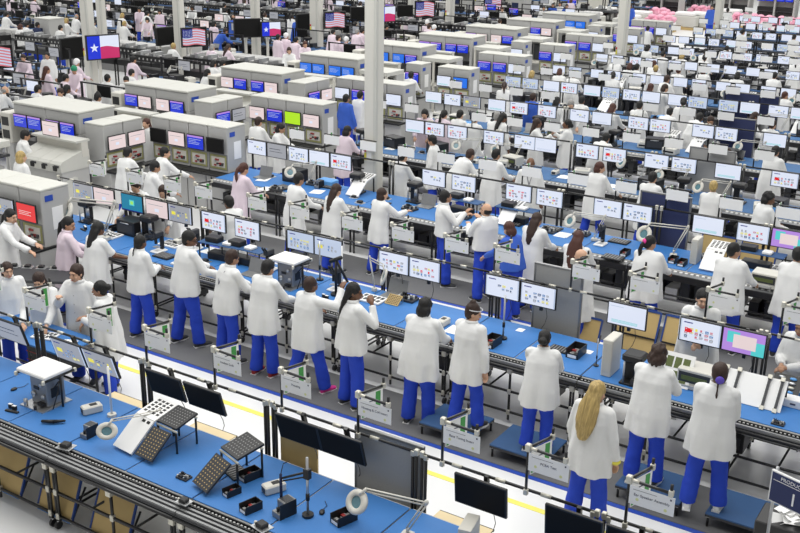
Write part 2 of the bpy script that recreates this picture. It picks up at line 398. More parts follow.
def person(label, x, y, face, pose='work', hair='short', hc='hair_black', skin='skin_tan', coat='coat_white', h=1.70, hem=.66, wide=1., short=False,
           lv=0, z=0, trous='scrub_blue', seed=0, shoe='dark', extras=(), group=None, uniq=True):
    """face: heading in degrees, 90 = away from the camera rows (+Y)"""
    P = POSES[pose]; vb, vc, vt, vh = ((.0085, .013, .016, .011), (.013, .02, .024, .015), (.02, .032, .035, .022))[lv]
    hem = round(hem, 2); s = h/1.70
    t = thing('person', label, 'person', (x, y, z), math.radians(face-90), group, uniq, (s, s, s))
    HM = body_fn(P)[2]
    b = obj('body', cached(('b', pose, lv), lambda: mk_body(P, vb)), t); setmat(b, skin)
    c = obj('coat' if coat != 'shirt_blue' else 'smock', cached(('c', pose, lv, hem, short, wide, seed), lambda: mk_coat(P, vc, hem, short, wide, seed)), t); setmat(c, coat)
    q = obj('trousers', cached(('t', P['st'], lv, seed, wide > 1.1), lambda: mk_trousers(P, vt, seed, 1.15 if wide > 1.1 else 1)), t); setmat(q, trous)
    hr = obj('hair' if hair != 'cap' else 'cap', cached(('h', hair, lv, P['head'][0] if hair in ('long', 'xlong', 'tail', 'longtail', 'braid') else 0), lambda: mk_hair(hair, vh, math.radians(P['head'][0]*.8))), t, mtx=HM); setmat(hr, hc if hair != 'cap' else ('cap_white' if hc == 'hair_black' else hc))
    if lv <= 1:
        for sg in (-1, 1):
            so = obj('shoe', cached('shoe', mk_shoe), t, (sg*(.105+P['st']), sg*P['st'], 0), -sg*.12); setmat(so, shoe)
    if lv == 0:
        for sg in (-1, 1):
            obj('eye', cached('eye', lambda: MB().ell((0, 0, 0), (.009, .006, .0045), 'eye').mesh('eye')), t, mtx=HM @ Matrix.Translation((sg*.029, .0845, .004)))
            obj('eyebrow', cached('brow', lambda: MB().ell((0, 0, 0), (.015, .006, .003), 'hair_brown').mesh('eyebrow')), t, mtx=HM @ Matrix.Translation((sg*.030, .0885, .022)))
        obj('mouth', cached('mouth', lambda: MB().ell((0, 0, 0), (.024, .012, .006), 'lip').mesh('mouth')), t, mtx=HM @ Matrix.Translation((0, .094, -.064)))
        def mk_collar():
            m = MB(); n = 24; R = []
            for rr, z in ((.074, 1.44), (.088, 1.455), (.082, 1.49), (.070, 1.492), (.066, 1.46)):
                R.append([body_fn(P)[0]((rr*math.cos(2*PI*i/n), rr*.95*math.sin(2*PI*i/n)-.005, z)) for i in range(n)])
            return m.loft(R, 'coat_white', smooth=True, caps=False).mesh('collar')
        cl = obj('collar', cached(('col', pose), mk_collar), t); setmat(cl, coat)
    for e in extras:
        if e == 'scrunchie' or e == 'purple':
            mm = 'pinkband' if e == 'scrunchie' else 'purpleband'
            m = MB(); m.ell((0, -.125, .02 if e == 'scrunchie' else -.04), (.045, .022, .042), mm); obj('hair_tie', m.mesh('hair_tie'), t, mtx=HM)
        if e == 'headband':
            m = MB(); n = 24
            m.tube([(.089*math.cos(a), -.005+.10*math.sin(a), .055+.02*math.sin(a)) for a in (2*PI*i/n for i in range(n+1))], .007, 'e_gray' if 0 else 'steel'); obj('headband', m.mesh('headband'), t, mtx=HM)
        if e == 'glasses':
            m = MB()
            for sg in (-1, 1):
                m.tube([(sg*.032+.02*math.cos(a), .104, .002+.015*math.sin(a)) for a in (2*PI*i/12 for i in range(13))], .0022, 'black'); m.rod((sg*.052, .102, .005), (sg*.078, 0, .005), .002, 'black')
            m.rod((-.012, .105, .004), (.012, .105, .004), .002, 'black'); obj('glasses', m.mesh('glasses'), t, mtx=HM)
        if e in ('lanyard', 'lanyard_back'):
            bd = body_fn(P)[0]; m = MB(); sg = 1 if e == 'lanyard' else -1
            for k in (-1, 1): m.tube([bd((k*.07, sg*.02, 1.475)), bd((k*.055, sg*.115, 1.40)), bd((k*.02, sg*.148, 1.27)), bd((0, sg*.155, 1.20))], .005, 'ink')
            if sg > 0: m.box(-.03, .03, .165, .17, 1.06, 1.17, 'paper')
            obj('lanyard', m.mesh('lanyard'), t)
        if e == 'wristband':
            a = body_fn(P)[1][1]; d = (a[3]-a[2]).normalized(); m = MB(); m.rod(a[3]-d*.03, a[3]+d*.01, .056, 'yellow', n=14); obj('wristband', m.mesh('wristband'), t)
        if e == 'buttons':
            m = MB()
            for k in range(5): m.ell((0, .150+.002*k, 1.30-.12*k), (.008, .006, .008), 'e_gray' if 0 else 'gray')
            obj('coat_buttons', m.mesh('coat_buttons'), t)
    return t
# ------------------------------------------------------------------ workstation parts
BL = 1.82
def roller_track(L, m=None, z=.86, slim=False):
    b = m or MB()
    yo = -.12 if slim else -.235
    b.box(-L/2, L/2, yo, 0, z-.06, z-.035, 'dark')
    for y in ((-.095,) if slim else (-.205, -.150, -.095)): b.box(-L/2, L/2, y-.013, y+.013, z-.035, z-.002, 'alu')
    n = int(L/.045)
    for k in range(n):
        x = -L/2+.02+k*.045
        b.box(x, x+.022, -.046, -.030, z-.034, z+.002, 'gray')
    b.box(-L/2, L/2, -.066, -.062, z-.04, z, 'black'); b.box(-L/2, L/2, -.006, 0, z-.04, z, 'black')
    b.rod((-L/2, yo-.015, z-.06), (L/2, yo-.015, z-.06), .018, 'pipe')
    return b
def jnt(m, p, s=.024): m.cbox(p[0]-s, p[0]+s, p[1]-s, p[1]+s, p[2]-s*1.5, p[2]+s*1.5, 'joint', .006)
def mk_bench_near(top=1.41, depth=1.08, ry=1.19, slim=False):
    def f(label, cat, loc, rz, group, uniq):
        t = thing('workbench', label, cat, loc, rz, group, uniq); L = BL; h = L/2-.012
        MB().cbox(-h, h, 0, depth, .845, .875, 'gray', .006).build('worktop', t)
        roller_track(L-.01, slim=slim).build('roller_track', t)
        FY = -.08 if slim else -.20
        for sx in (-1, 1):
            for y in (FY, depth-.05):
                g = MB(); x = sx*(h-.03); g.rod((x, y, .10), (x, y, .80 if y < 0 else .84), .016, 'pipe'); g.rod((x-sx*.036, y, .10), (x-sx*.036, y, .80), .016, 'pipe')
                jnt(g, (x-sx*.018, y, .74 if y < 0 else .8), .032); jnt(g, (x-sx*.018, y, .45)); jnt(g, (x-sx*.018, y, .16)); g.build('leg', t)
                w = MB(); w.rod((x-.015, y, .045), (x+.015, y, .045), .045, 'black', n=12, smooth=False); w.rod((x, y, .05), (x, y, .11), .014, 'steel'); w.build('caster', t)
        g = MB(); g.rod((0, FY, .05), (0, FY, .80), .017, 'pipe'); jnt(g, (0, FY-.01, .76), .034); jnt(g, (0, FY, .45)); jnt(g, (0, FY, .16)); g.build('leg', t)
        fr = MB()
        for z in (.16, .45, .76):
            for y in (FY, depth-.05):
                fr.rod((-h, y, z), (h, y, z), .017, 'pipe')
        for sx in (-1, 1):
            for z in (.16, .76): fr.rod((sx*(h-.03), FY, z), (sx*(h-.03), depth-.05, z), .014, 'pipe')
            fr.rod((sx*(h-.03), FY, .72), (sx*(h-.33), depth-.05, .47), .012, 'pipe')
        for x in (-.3, .32):
            fr.rod((x, depth-.05, .16), (x, depth-.05, .84), .014, 'pipe'); fr.rod((x, FY, .45), (x, depth-.05, .45), .013, 'pipe'); fr.rod((x, depth-.1, .16), (x+.3, .2, .76), .011, 'pipe')
        fr.build('lower_frame', t)
        us = MB(); rr = random.Random(12)
        us.box(-.85, .85, .45, 1.0, .455, .47, 'gray')
        for a, b, h_, c in ((-.7, -.5, .2, 'black'), (-.35, -.1, .14, 'dark'), (.1, .22, .25, 'black'), (.35, .72, .16, 'black')): us.cbox(a, b, .5, .9, .47, .47+h_, c, .006)
        us.tube([(-.5, .4, .84), (-.45, .35, .6), (-.3, .4, .5), (0, .35, .62), (.2, .4, .84)], .006, 'black'); us.tube([(.3, .3, .84), (.4, .25, .55), (.6, .3, .5), (.7, .35, .7)], .006, 'black')
        us.build('under_shelf', t)
        for sx in (-1, 1):
            p = MB()
            for k in (0, .04): p.rod((sx*(h-.02-k), ry, .16), (sx*(h-.02-k), ry, top), .016, 'pipe')
            jnt(p, (sx*(h-.02), ry, top), .022); jnt(p, (sx*(h-.06), ry, top-.02), .02); p.rod((sx*(h-.04), depth-.05, .76), (sx*(h-.04), ry, .76), .014, 'pipe'); p.build('rear_post', t)
        r = MB(); r.rod((-h, ry, top), (h, ry, top), .015, 'pipe'); 
        for x in (-.55, -.1, .35): r.rod((x, ry, top), (x+.1, ry, top), .02, 'joint')
        r.build('top_rail', t)
        return t
    return f
def mk_bench_mid(top=1.5, depth=1.08, ry=1.16):
    def f(label, cat, loc, rz, group, uniq):
        t = thing('workbench', label, cat, loc, rz, group, uniq); L = BL; h = L/2-.012
        MB().cbox(-h, h, 0, depth, .845, .875, 'gray', .006).build('worktop', t)
        m = MB(); m.box(-h, h, -.2, 0, .79, .85, 'alu'); m.box(-h, h, -.22, -.19, .77, .86, 'black')
        for k in range(20): m.box(-h+k*.09, -h+k*.09+.045, -.06, -.02, .85, .865, 'white')
        m.build('roller_track', t)
        for sx in (-1, 1):
            for y in (-.18, depth-.05): MB().rod((sx*(h-.03), y, 0), (sx*(h-.03), y, .84), .022, 'pipe', n=6).build('leg', t)
        fr = MB()
        for z in (.16, .5, .76):
            for y in (-.18, depth-.05): fr.rod((-h, y, z), (h, y, z), .016, 'pipe', n=6)
        fr.build('lower_frame', t)
        us = MB(); us.box(-h+.05, h-.05, .1, .9, .30, .33, 'gray_mid'); rr = random.Random(4)
        for k in range(7):
            a = -h+.08+k*.24; us.box(a, a+rr.uniform(.12, .22), .12, rr.uniform(.4, .8), .33, rr.uniform(.45, .72), rr.choice(['black', 'black', 'dark', 'gray', 'white', 'black']))
        us.build('under_shelf', t)
        for sx in (-1, 1):
            p = MB(); p.rod((sx*(h-.03), ry, .0), (sx*(h-.03), ry, top), .025, 'pipe', n=6); jnt(p, (sx*(h-.03), ry, top), .028); p.build('rear_post', t)
        MB().rod((-h, ry, top), (h, ry, top), .018, 'pipe', n=6).build('top_rail', t)
        return t
    return f
def mk_bench_far(blue=True, top=1.45, dark=False):
    def f(label, cat, loc, rz, group, uniq):
        m = MB(); h = BL/2-.015
        m.box(-h, h, 0, .95, .84, .875, 'mat_blue_d' if blue else ('gray_mid' if not dark else 'dark')); m.box(-h, h, -.16, 0, .79, .85, 'dark')
        for sx in (-1, 1):
            for y in (-.1, .9): m.box(sx*(h-.03)-.025, sx*(h-.03)+.025, y, y+.05, 0, .84, 'pipe')
            m.box(sx*(h-.03)-.025, sx*(h-.03)+.025, 1.0, 1.05, 0, top, 'pipe')
        m.box(-h, h, 1.0, 1.04, top-.03, top+.01, 'pipe'); m.box(-h, h, 0, .9, .35, .38, 'black'); rr = random.Random(6 if blue else 8)
        for k in range(7): a = -h+.02+k*.25; m.box(a, a+rr.uniform(.12, .24), rr.uniform(.02, .3), .8, .38, rr.uniform(.5, .75), rr.choice(['black', 'dark', 'black', 'gray', 'black', 'dark']))
        for k in range(5): a = -h+.05+k*.36; b = rr.uniform(.1, .6); m.box(a, a+rr.uniform(.08, .24), b, b+rr.uniform(.1, .3), .875, rr.uniform(.9, 1.1), rr.choice(['black', 'dark', 'black', 'gray', 'white', 'dark', 'steel']))
        return tag(m.build('workbench', None, loc, rz), label, cat, group, None, uniq)
    return f
def mk_mat(w, d, mt='mat_blue'):
    def f(label, cat, loc, rz, group, uniq):
        return tag(MB().cbox(-w/2, w/2, 0, d, 0, .012, mt, .004).build('bench_mat', None, loc, rz), label, cat, group, None, uniq)
    return f
def screen_mb(kind, W=.50, H=.28, y=-.0):
    m = MB(); rnd = random.Random(kind); base = kind.split('_')[0]
    def q(x0, x1, z0, z1, mm, d=.001): m.quad([(x0*W, y-d, z0*H), (x1*W, y-d, z0*H), (x1*W, y-d, z1*H), (x0*W, y-d, z1*H)], mm)
    bg = {'icons': 'e_white', 'redicons': 'e_white', 'paleicons': 'e_pale', 'plain': 'e_white', 'pink': 'e_pink', 'blue': 'e_blue', 'sky': 'e_sky', 'lime': 'e_lime', 'greenbar': 'e_white', 'red': 'e_red', 'teal': 'e_teal', 'purple': 'e_purple', 'off': 'black_gloss', 'gray': 'e_gray', 'grayicons': 'e_gray', 'cyan': 'e_white'}[base]
    q(-.5, .5, -.5, .5, bg, 0)
    if base in ('icons', 'redicons', 'paleicons', 'grayicons'):
        q(-.5, -.47, -.5, .5, 'e_pale'); q(-.42, -.2, .33, .38, 'e_navy', .0015); q(.46, .5, -.5, .5, 'e_pale')
        pal = ['e_yellow', 'e_steel', 'e_ink', 'e_steel', 'e_gray'] if base != 'redicons' else ['e_red', 'e_rose', 'e_yellow', 'e_ink', 'e_steel', 'e_rose', 'e_gray']
        for r in range(2+(kind[-1] != '0')):
            for c in range(6):
                if rnd.random() < .2: continue
                x = -.38+c*.125+rnd.uniform(-.01, .01); z = .12-r*.17; w_, h_ = rnd.uniform(.045, .10), rnd.uniform(.06, .12)
                q(x, x+w_, z-h_, z, rnd.choice(pal), .002); q(x, x+.08, z-h_-.035, z-h_-.015, 'e_gray', .002)
                if w_ > .06: q(x+.02, x+w_-.02, z-h_*.7, z-h_*.4, 'e_pale', .003)
        if rnd.random() < .5: q(-.38, -.2, -.1, .1, 'e_yellow' if base != 'redicons' else 'e_red', .0025)
    if base == 'plain':
        q(-.45, -.1, .34, .37, 'e_pale')
        for k in range(3): q(-.4, .3, -.30-.05*k, -.28-.05*k, 'e_cyan' if kind[-1] == '1' else 'e_pale')
    if base == 'pink':
        q(-.4, .3, .2, .23, 'e_gray'); q(-.1, .1, -.2, .0, 'e_white')
    if base in ('blue', 'sky'):
        q(-.5, .5, .36, .5, 'e_purple' if base == 'blue' else 'e_sky')
        for k in range(4): q(-.42, rnd.uniform(0, .4), .2-.12*k, .23-.12*k, 'e_pale')
    if base == 'greenbar': q(-.5, .5, -.5, -.05, 'e_lime'); q(-.5, .5, .2, .3, 'e_pale')
    if base == 'red':
        for k in range(3): q(-.4, rnd.uniform(0, .35), .05-.1*k, .08-.1*k, 'e_pink')
    if base == 'teal': q(-.12, .12, -.15, .2, 'e_cyan'); q(-.07, .07, -.08, .12, 'e_lime'); q(-.5, .5, -.5, -.44, 'e_navy')
    if base == 'purple': q(-.4, -.1, -.1, .4, 'e_cyan'); q(-.25, .3, -.3, .3, 'e_pink', .002); q(.2, .5, -.5, .1, 'e_cyan')
    if base == 'gray':
        q(-.4, .2, .1, .14, 'e_dark'); q(-.4, .3, -.1, -.07, 'e_dark')
    return m
def mk_monitor(kind, full=True, W=.53, H=.315):
    def f(label, cat, loc, rz, group, uniq):
        t = thing('computer_monitor', label, cat, loc, rz, group, uniq)
        m = MB(); m.cbox(-W/2, W/2, -.018, .012, -H/2, H/2, 'black', .004); m.cbox(-W*.32, W*.32, .010, .035, -H*.3, H*.3, 'black', .008)
        m.build('housing', t)
        screen_mb(kind, W-.03, H-.03, -.0185).build('screen', t)
        if full:
            b = MB(); b.cbox(-.04, .04, .033, .05, -.05, .05, 'dark', .004); b.rod((0, .05, 0), (0, .12, 0), .015, 'dark'); b.box(-.02, .02, .09, .13, -.25, .14, 'pipe'); b.build('mount', t)
            c = MB(); c.tube([(.1, .03, -.12), (.12, .05, -.3), (.08, .08, -.42), (.02, .09, -.52)], .004, 'black', 5); c.build('cable', t)
        return t
    return f
def monitor(x, y, ztop, kind, label, lv=0, rz=0, tilt=0, group=None, uniq=True, W=.53, H=.315, face=None):
    loc = (x, y, ztop-H/2*math.cos(tilt))
    o = inst(('mon', kind, lv, W, H), mk_monitor(kind, lv == 0, W, H), loc, rz, label, 'monitor', group, uniq)
    o.rotation_euler = (tilt, 0, rz); return o
LET = {}
def text_mesh(s, size, mt):
    def f():
        cu = bpy.data.curves.new('t', 'FONT'); cu.body = s; cu.size = size; cu.extrude = .0006; cu.align_x = 'CENTER'
        o = bpy.data.objects.new('t', cu); C.objects.link(o); dg = bpy.context.evaluated_depsgraph_get(); dg.update()
        me = bpy.data.meshes.new_from_object(o.evaluated_get(dg), depsgraph=dg); bpy.data.objects.remove(o); me.materials.clear(); me.materials.append(MATS[mt]); return me
    return cached(('txt', s, size, mt), f)
def mk_sign(txt=None, full=True, zt=1.85, z0=1.41):
    def f(label, cat, loc, rz, group, uniq):
        t = thing('station_sign', label, cat, loc, rz, group, uniq)
        m = MB(); m.rod((0, 0, z0-.03), (0, 0, zt), .014, 'pipe'); jnt(m, (0, 0, z0), .02); jnt(m, (0, 0, zt), .024); m.build('pole', t)
        a = MB(); a.rod((0, 0, zt), (.36, -.02, zt), .014, 'pipe'); jnt(a, (.36, -.02, zt), .02); a.rod((.36, -.02, zt), (.36, -.02, zt+.08), .014, 'black'); a.rod((.02, -.001, zt), (.09, -.005, zt), .018, 'joint'); a.build('arm', t)
        a = MB(); a.rod((0, 0, zt), (.09, .30, zt), .014, 'pipe'); jnt(a, (.09, .30, zt), .02); a.rod((.09, .30, zt), (.09, .30, zt+.08), .014, 'black'); a.build('arm', t)
        c = MB(); c.box(.02, .40, -.030, -.026, zt-.20, zt-.03, 'paper')
        if full:
            for x in (.09, .33): c.disc((0, 0, 0), .014, 'dot_yellow', .001, 10, Matrix.Translation((x, -.0305, zt-.145-.02*(x > .2))) @ Matrix.Rotation(PI/2, 4, 'X'))
            c.box(.36, .374, -.0315, -.030, zt-.065, zt-.05, 'ink'); c.box(.05, .25, -.0312, -.030, zt-.062, zt-.058, 'gray_mid')
        cd = c.build('name_card', t)
        if txt: obj('lettering', text_mesh(txt, .034, 'ink'), cd, mtx=Matrix.Translation((.21, -.031, zt-.115)) @ Matrix.Rotation(PI/2, 4, 'X'))
        d = Vector((.09, .30)).normalized()
        T = Matrix(((d.x, d.y, 0, .012), (d.y, -d.x, 0, 0), (0, 0, 1, 0), (0, 0, 0, 1)))
        g = MB(); g.box(.02, .29, 0, .004, zt-.27, zt-.02, 'paper', T); g.box(.20, .26, .0045, .0055, zt-.26, zt-.03, 'green', T); g.box(.20, .26, -.0015, -.0005, zt-.26, zt-.03, 'green', T)
        g.add([(.03, -.001, zt-.26), (.12, -.001, zt-.26), (.03, -.001, zt-.16)], [(0, 1, 2)], 'green', T); g.add([(.03, .005, zt-.26), (.12, .005, zt-.26), (.03, .005, zt-.16)], [(0, 1, 2)], 'green', T)
        g.box(.05, .17, .0045, .0055, zt-.12, zt-.11, 'ink', T); g.build('green_marked_card', t)
        return t
    return f
def mk_sign_far(zt=1.8, z0=1.45):
    def f(label, cat, loc, rz, group, uniq):
        m = MB(); m.rod((0, 0, z0), (0, 0, zt), .014, 'pipe', n=6); m.box(0, .38, -.03, -.025, zt-.2, zt-.02, 'paper'); m.box(0, .38, -.02, 0, zt-.01, zt+.01, 'pipe'); m.box(0, .01, 0, .28, zt-.24, zt-.02, 'paper'); m.box(-.003, .013, .18, .24, zt-.24, zt-.02, 'green')
        return tag(m.build('station_sign', None, loc, rz), label, cat, group, None, uniq)
    return f
def mk_lamp(h=.45, q=1):
    def f(label, cat, loc, rz, group, uniq):   # articulated magnifier: base at origin, head towards -x
        t = thing('magnifier_lamp', label, cat, loc, rz, group, uniq)
        MB().cbox(-.05, .05, -.04, .04, 0, .05, 'cream', .008).rod((0, 0, .05), (0, 0, .10), .014, 'steel').build('base', t)
        a = MB(); e = (.16*q, 0, h); hd = (-.36*q, -.05, h+.01)
        for o in (-.015, .015): a.rod((o, 0, .09), (e[0]+o, 0, e[2]), .008, 'cream')
        a.build('arm', t); a = MB()
        for o in (0, .035): a.rod((e[0], 0, e[2]-o), (hd[0], hd[1], hd[2]-o), .008, 'cream')
        a.ell(e, (.02, .02, .03), 'cream'); a.rod(hd, (hd[0]-.05*q, hd[1]-.02, hd[2]-.08), .014, 'cream'); a.build('arm', t)
        c = Vector((hd[0]-.07*q, hd[1]-.03, hd[2]-.16)); T = Matrix.Translation(c) @ Euler((math.radians(62), 0, math.radians(-25)), 'XYZ').to_matrix().to_4x4()
        r = MB(); n = 28; R = []
        for rr, z in ((.060, .012), (.068, .024), (.112, .022), (.122, .006), (.118, -.012), (.068, -.016), (.060, -.008)): R.append([T @ Vector((rr*math.cos(2*PI*i/n), rr*math.sin(2*PI*i/n), z)) for i in range(n)])
        R.append(R[0]); r.loft(R, 'cream', smooth=True, caps=False); lh = r.build('lamp_head', t)
        MB().disc((0, 0, -.003), .062, 'lens', .006, 24, T).build('lens', lh)
        return t
    return f
def mk_bin(w=.12, d=.2, h=.09, mt='black', inner='bin_red'):
    def f(label, cat, loc, rz, group, uniq):
        t = thing('storage_bin', label, cat, loc, rz, group, uniq); m = MB(); q = .006
        m.box(-w/2, w/2, -d/2, d/2, 0, q, mt); m.box(-w/2, -w/2+q, -d/2, d/2, 0, h, mt); m.box(w/2-q, w/2, -d/2, d/2, 0, h, mt); m.box(-w/2, w/2, d/2-q, d/2, 0, h, mt); m.box(-w/2, w/2, -d/2, -d/2+q, 0, h*.55, mt)
        m.build('shell', t)
        g = MB(); rr = random.Random(3)
        for k in range(9): x, y = rr.uniform(-w*.3, w*.3), rr.uniform(-d*.35, d*.3); g.box(x-.02, x+.02, y-.015, y+.015, q, q+rr.uniform(.015, .04), inner if k % 4 == 1 else 'gray_mid')
        g.build('contents', t)
        MB().box(-w*.35, w*.35, -d/2-.002, -d/2, h*.1, h*.42, 'paper').build('label_card', t)
        return t
    return f
def simple(name, fn):
    def f(label, cat, loc, rz, group, uniq):
        m = MB(); fn(m); return tag(m.build(name, None, loc, rz), label, cat, group, None, uniq)
    return f
def parts(name, *pf):
    def f(label, cat, loc, rz, group, uniq):
        t = thing(name, label, cat, loc, rz, group, uniq)
        for n, fn in pf:
            m = MB(); fn(m); m.build(n, t)
        return t
    return f
def slots(m, x0, x1, y0, y1, nx, ny, z, mm, T=None, f=.62):
    dx, dy = (x1-x0)/nx, (y1-y0)/ny
    for i in range(nx):
        for j in range(ny):
            m.box(x0+dx*(i+.5-f/2), x0+dx*(i+.5+f/2), y0+dy*(j+.5-f/2), y0+dy*(j+.5+f/2), z, z+.002, mm, T)
def sl(y0, z0, ang, yaw=0): return Matrix.Translation((0, y0, z0)) @ Matrix.Rotation(math.radians(ang), 4, 'X')
def p_rack_white(m):   # sloping white slotted panel in two bends
    T1 = sl(0, .02, 38); T2 = sl(.40*math.cos(.663), .02+.40*math.sin(.663), 12)
    m.box(-.15, .15, 0, .40, 0, .02, 'white', T1); m.box(-.15, .15, 0, .32, 0, .02, 'white', T2)
    slots(m, -.13, .13, .06, .30, 4, 5, .02, 'black', T2); slots(m, -.02, .13, .34, .39, 2, 1, .02, 'black', T1)
    m.box(-.14, -.12, .55, .57, 0, .28, 'pipe'); m.box(.12, .14, .55, .57, 0, .28, 'pipe')
def p_rack_black(m):
    T1 = sl(0, .02, 38); T2 = sl(.40*math.cos(.663), .02+.40*math.sin(.663), 12)
    m.box(-.13, .13, .02, .36, 0, .022, 'dark', T1); slots(m, -.12, .12, .03, .35, 6, 9, .022, 'tan', T1, .32)
    m.box(-.15, .15, .02, .32, 0, .022, 'black', T2); slots(m, -.13, .13, .04, .30, 7, 7, .022, 'gray_mid', T2, .34)
    m.rod((-.16, .33, .25), (.16, .33, .25), .012, 'joint'); m.rod((-.16, .60, .31), (.16, .60, .31), .012, 'joint')
    for x in (-.14, .14): m.rod((x, .33, 0), (x, .33, .25), .012, 'pipe'); m.rod((x, .60, 0), (x, .60, .3), .012, 'pipe')
def p_slots_strip(m):
    m.cbox(-.17, .17, -.12, .12, 0, .025, 'black', .004)
    for k in range(6): m.box(-.15+.05*k, -.13+.05*k, -.10, .10, .025, .030, 'gray_mid')
def p_fixture_body(m):
    m.cbox(-.11, .13, -.10, .12, .012, .32, 'alu', .01); m.box(-.17, .17, -.20, .16, 0, .012, 'steel')
    for x, z, r in ((-.06, .12, .03), (.06, .24, .02), (.08, .12, .022)): m.rod((x, -.12, z), (x, -.10, z), r, 'steel', n=14)
    m.box(.13, .135, -.05, .05, .1, .2, 'black'); m.tube([(.13, 0, .2), (.2, 0, .28), (.24, -.05, .2), (.2, -.1, .02)], .006, 'black')
    m.box(-.05, .02, -.11, -.10, .18, .21, 'black'); m.box(.02, .10, -.14, -.10, .03, .06, 'black'); m.rod((-.1, -.18, .012), (-.1, -.18, .08), .02, 'steel'); m.rod((.05, -.19, .012), (.05, -.19, .05), .015, 'black')
def p_fixture_rail(m):
    for x in (-.2, .2): m.rod((x, .02, 0), (x, .02, .34), .012, 'pipe'); m.rod((x, -.18, .33), (x, .2, .33), .012, 'pipe'); jnt(m, (x, -.18, .33), .015); jnt(m, (x, .2, .33), .015)
    m.rod((-.2, .02, .30), (.2, .02, .30), .012, 'pipe')
def p_white_tray(m):
    m.cbox(-.21, .21, -.17, .17, .345, .385, 'white', .01); slots(m, -.19, .19, -.15, .15, 4, 3, .385, 'paper', None, .8)
def p_silver(m):
    m.cbox(-.055, .055, .0, .13, 0, .15, 'alu', .005); m.cbox(-.055, .055, -.06, .0, 0, .06, 'alu', .005); m.box(.056, .06, -.05, .13, .0, .15, 'black'); m.rod((0, -.03, .06), (0, -.03, .10), .015, 'black'); m.box(-.05, .05, .02, .11, .15, .153, 'dark')
def p_ctrl(m):
    m.cbox(-.06, .06, -.11, .11, 0, .09, 'cream', .012); m.box(-.03, .03, -.02, .06, .09, .093, 'black'); m.box(-.04, .04, -.113, -.11, .02, .07, 'dark')
def p_stand(m):
    m.disc((0, 0, 0), .055, 'black', .025); m.rod((0, 0, .02), (0, 0, .62), .013, 'steel')
    m.rod((0, 0, .17), (0, 0, .24), .019, 'black')
def p_stand_arm(m):
    m.box(-.03, .03, -.025, .025, .40, .50, 'black'); m.rod((0, 0, .47), (-.24, -.08, .36), .012, 'black'); m.rod((0, .0, .42), (-.24, -.08, .33), .008, 'black')
    m.rod((-.25, -.08, .40), (-.25, -.08, .12), .014, 'navy'); m.rod((-.25, -.08, .12), (-.25, -.08, .05), .006, 'red')
    m.tube([(-.25, -.08, .4), (-.24, -.05, .5), (-.2, 0, .52)], .004, 'black')
def p_device(m):
    m.cbox(-.09, .09, -.07, .07, 0, .008, 'steel', .003); m.cbox(-.05, .05, -.045, .045, .008, .05, 'black', .008); m.rod((-.075, -.02, .03), (-.03, -.02, .03), .016, 'cream')
def p_mouse(m): m.ell((0, 0, .012), (.028, .045, .018), 'black'); m.tube([(0, .04, .01), (.03, .12, .006), (0, .2, .006)], .003, 'black')
def p_tools(m):
    m.cbox(-.09, .09, -.02, .02, 0, .02, 'black', .006); m.cbox(-.10, -.05, .05, .09, 0, .05, 'black', .006); m.cbox(-.10, -.05, .055, .085, .05, .056, 'paper', .002)
    m.cbox(-.03, .02, .03, .07, 0, .05, 'black', .006); m.cbox(-.03, .02, .035, .065, .05, .056, 'paper', .002)
def p_printer(m):
    m.cbox(-.17, .17, -.14, .14, 0, .16, 'cream', .02); m.box(-.13, .13, -.145, -.135, .05, .09, 'black'); m.box(-.12, .12, -.08, .05, .16, .165, 'gray')
def p_phones(m):   # tray of phones
    m.cbox(-.2, .2, -.14, .14, 0, .03, 'white', .006); slots(m, -.18, .18, -.12, .12, 5, 2, .03, 'dark', None, .7)
def p_bluetray(m):
    m.cbox(-.19, .19, -.13, .13, 0, .11, 'bin_blue', .012); slots(m, -.17, .17, -.11, .11, 6, 4, .11, 'bin_blue', None, .7)
def p_papers(m): m.box(-.11, .11, -.14, .14, 0, .004, 'paper'); m.box(-.07, .14, -.12, .15, .004, .006, 'paper')
def p_pc(m):
    m.cbox(-.09, .09, -.2, .2, 0, .38, 'black', .008); m.box(-.07, .07, -.203, -.2, .28, .34, 'dark'); m.rod((0, -.201, .2), (0, -.206, .2), .012, 'steel')
def p_case(m):
    m.cbox(-.22, .22, -.16, .16, 0, .26, 'black', .01); m.box(-.18, .18, -.163, -.16, .05, .2, 'dark'); m.rod((-.1, -.17, .22), (.1, -.17, .22), .008, 'steel')
def p_box_beige(m):
    m.cbox(-.055, .055, -.14, .14, 0, .42, 'cream', .008); m.box(-.04, .04, -.143, -.14, .05, .38, 'cream_top')
def p_press(m):
    m.cbox(-.14, .14, -.12, .12, 0, .03, 'black', .005); m.cbox(-.12, .0, .0, .12, .03, .34, 'black', .01); m.cbox(-.13, .12, -.12, .12, .30, .40, 'black', .02); m.rod((.05, -.05, .30), (.05, -.05, .1), .03, 'steel', n=12); m.rod((-.09, -.11, .03), (-.09, -.11, .3), .012, 'steel'); m.box(.0, .1, -.12, -.02, .03, .09, 'dark')
def p_microscope(m):
    m.cbox(-.09, .09, -.10, .14, 0, .03, 'white', .01); m.cbox(-.03, .03, .07, .13, .03, .32, 'black', .01); m.cbox(-.04, .04, -.08, .12, .26, .34, 'dark', .012)
    for x in (-.025, .025): m.rod((x, -.06, .32), (x, -.12, .40), .014, 'black')
    m.rod((0, -.03, .26), (0, -.03, .15), .025, 'black'); m.box(-.05, .05, -.07, .02, .09, .1, 'steel')
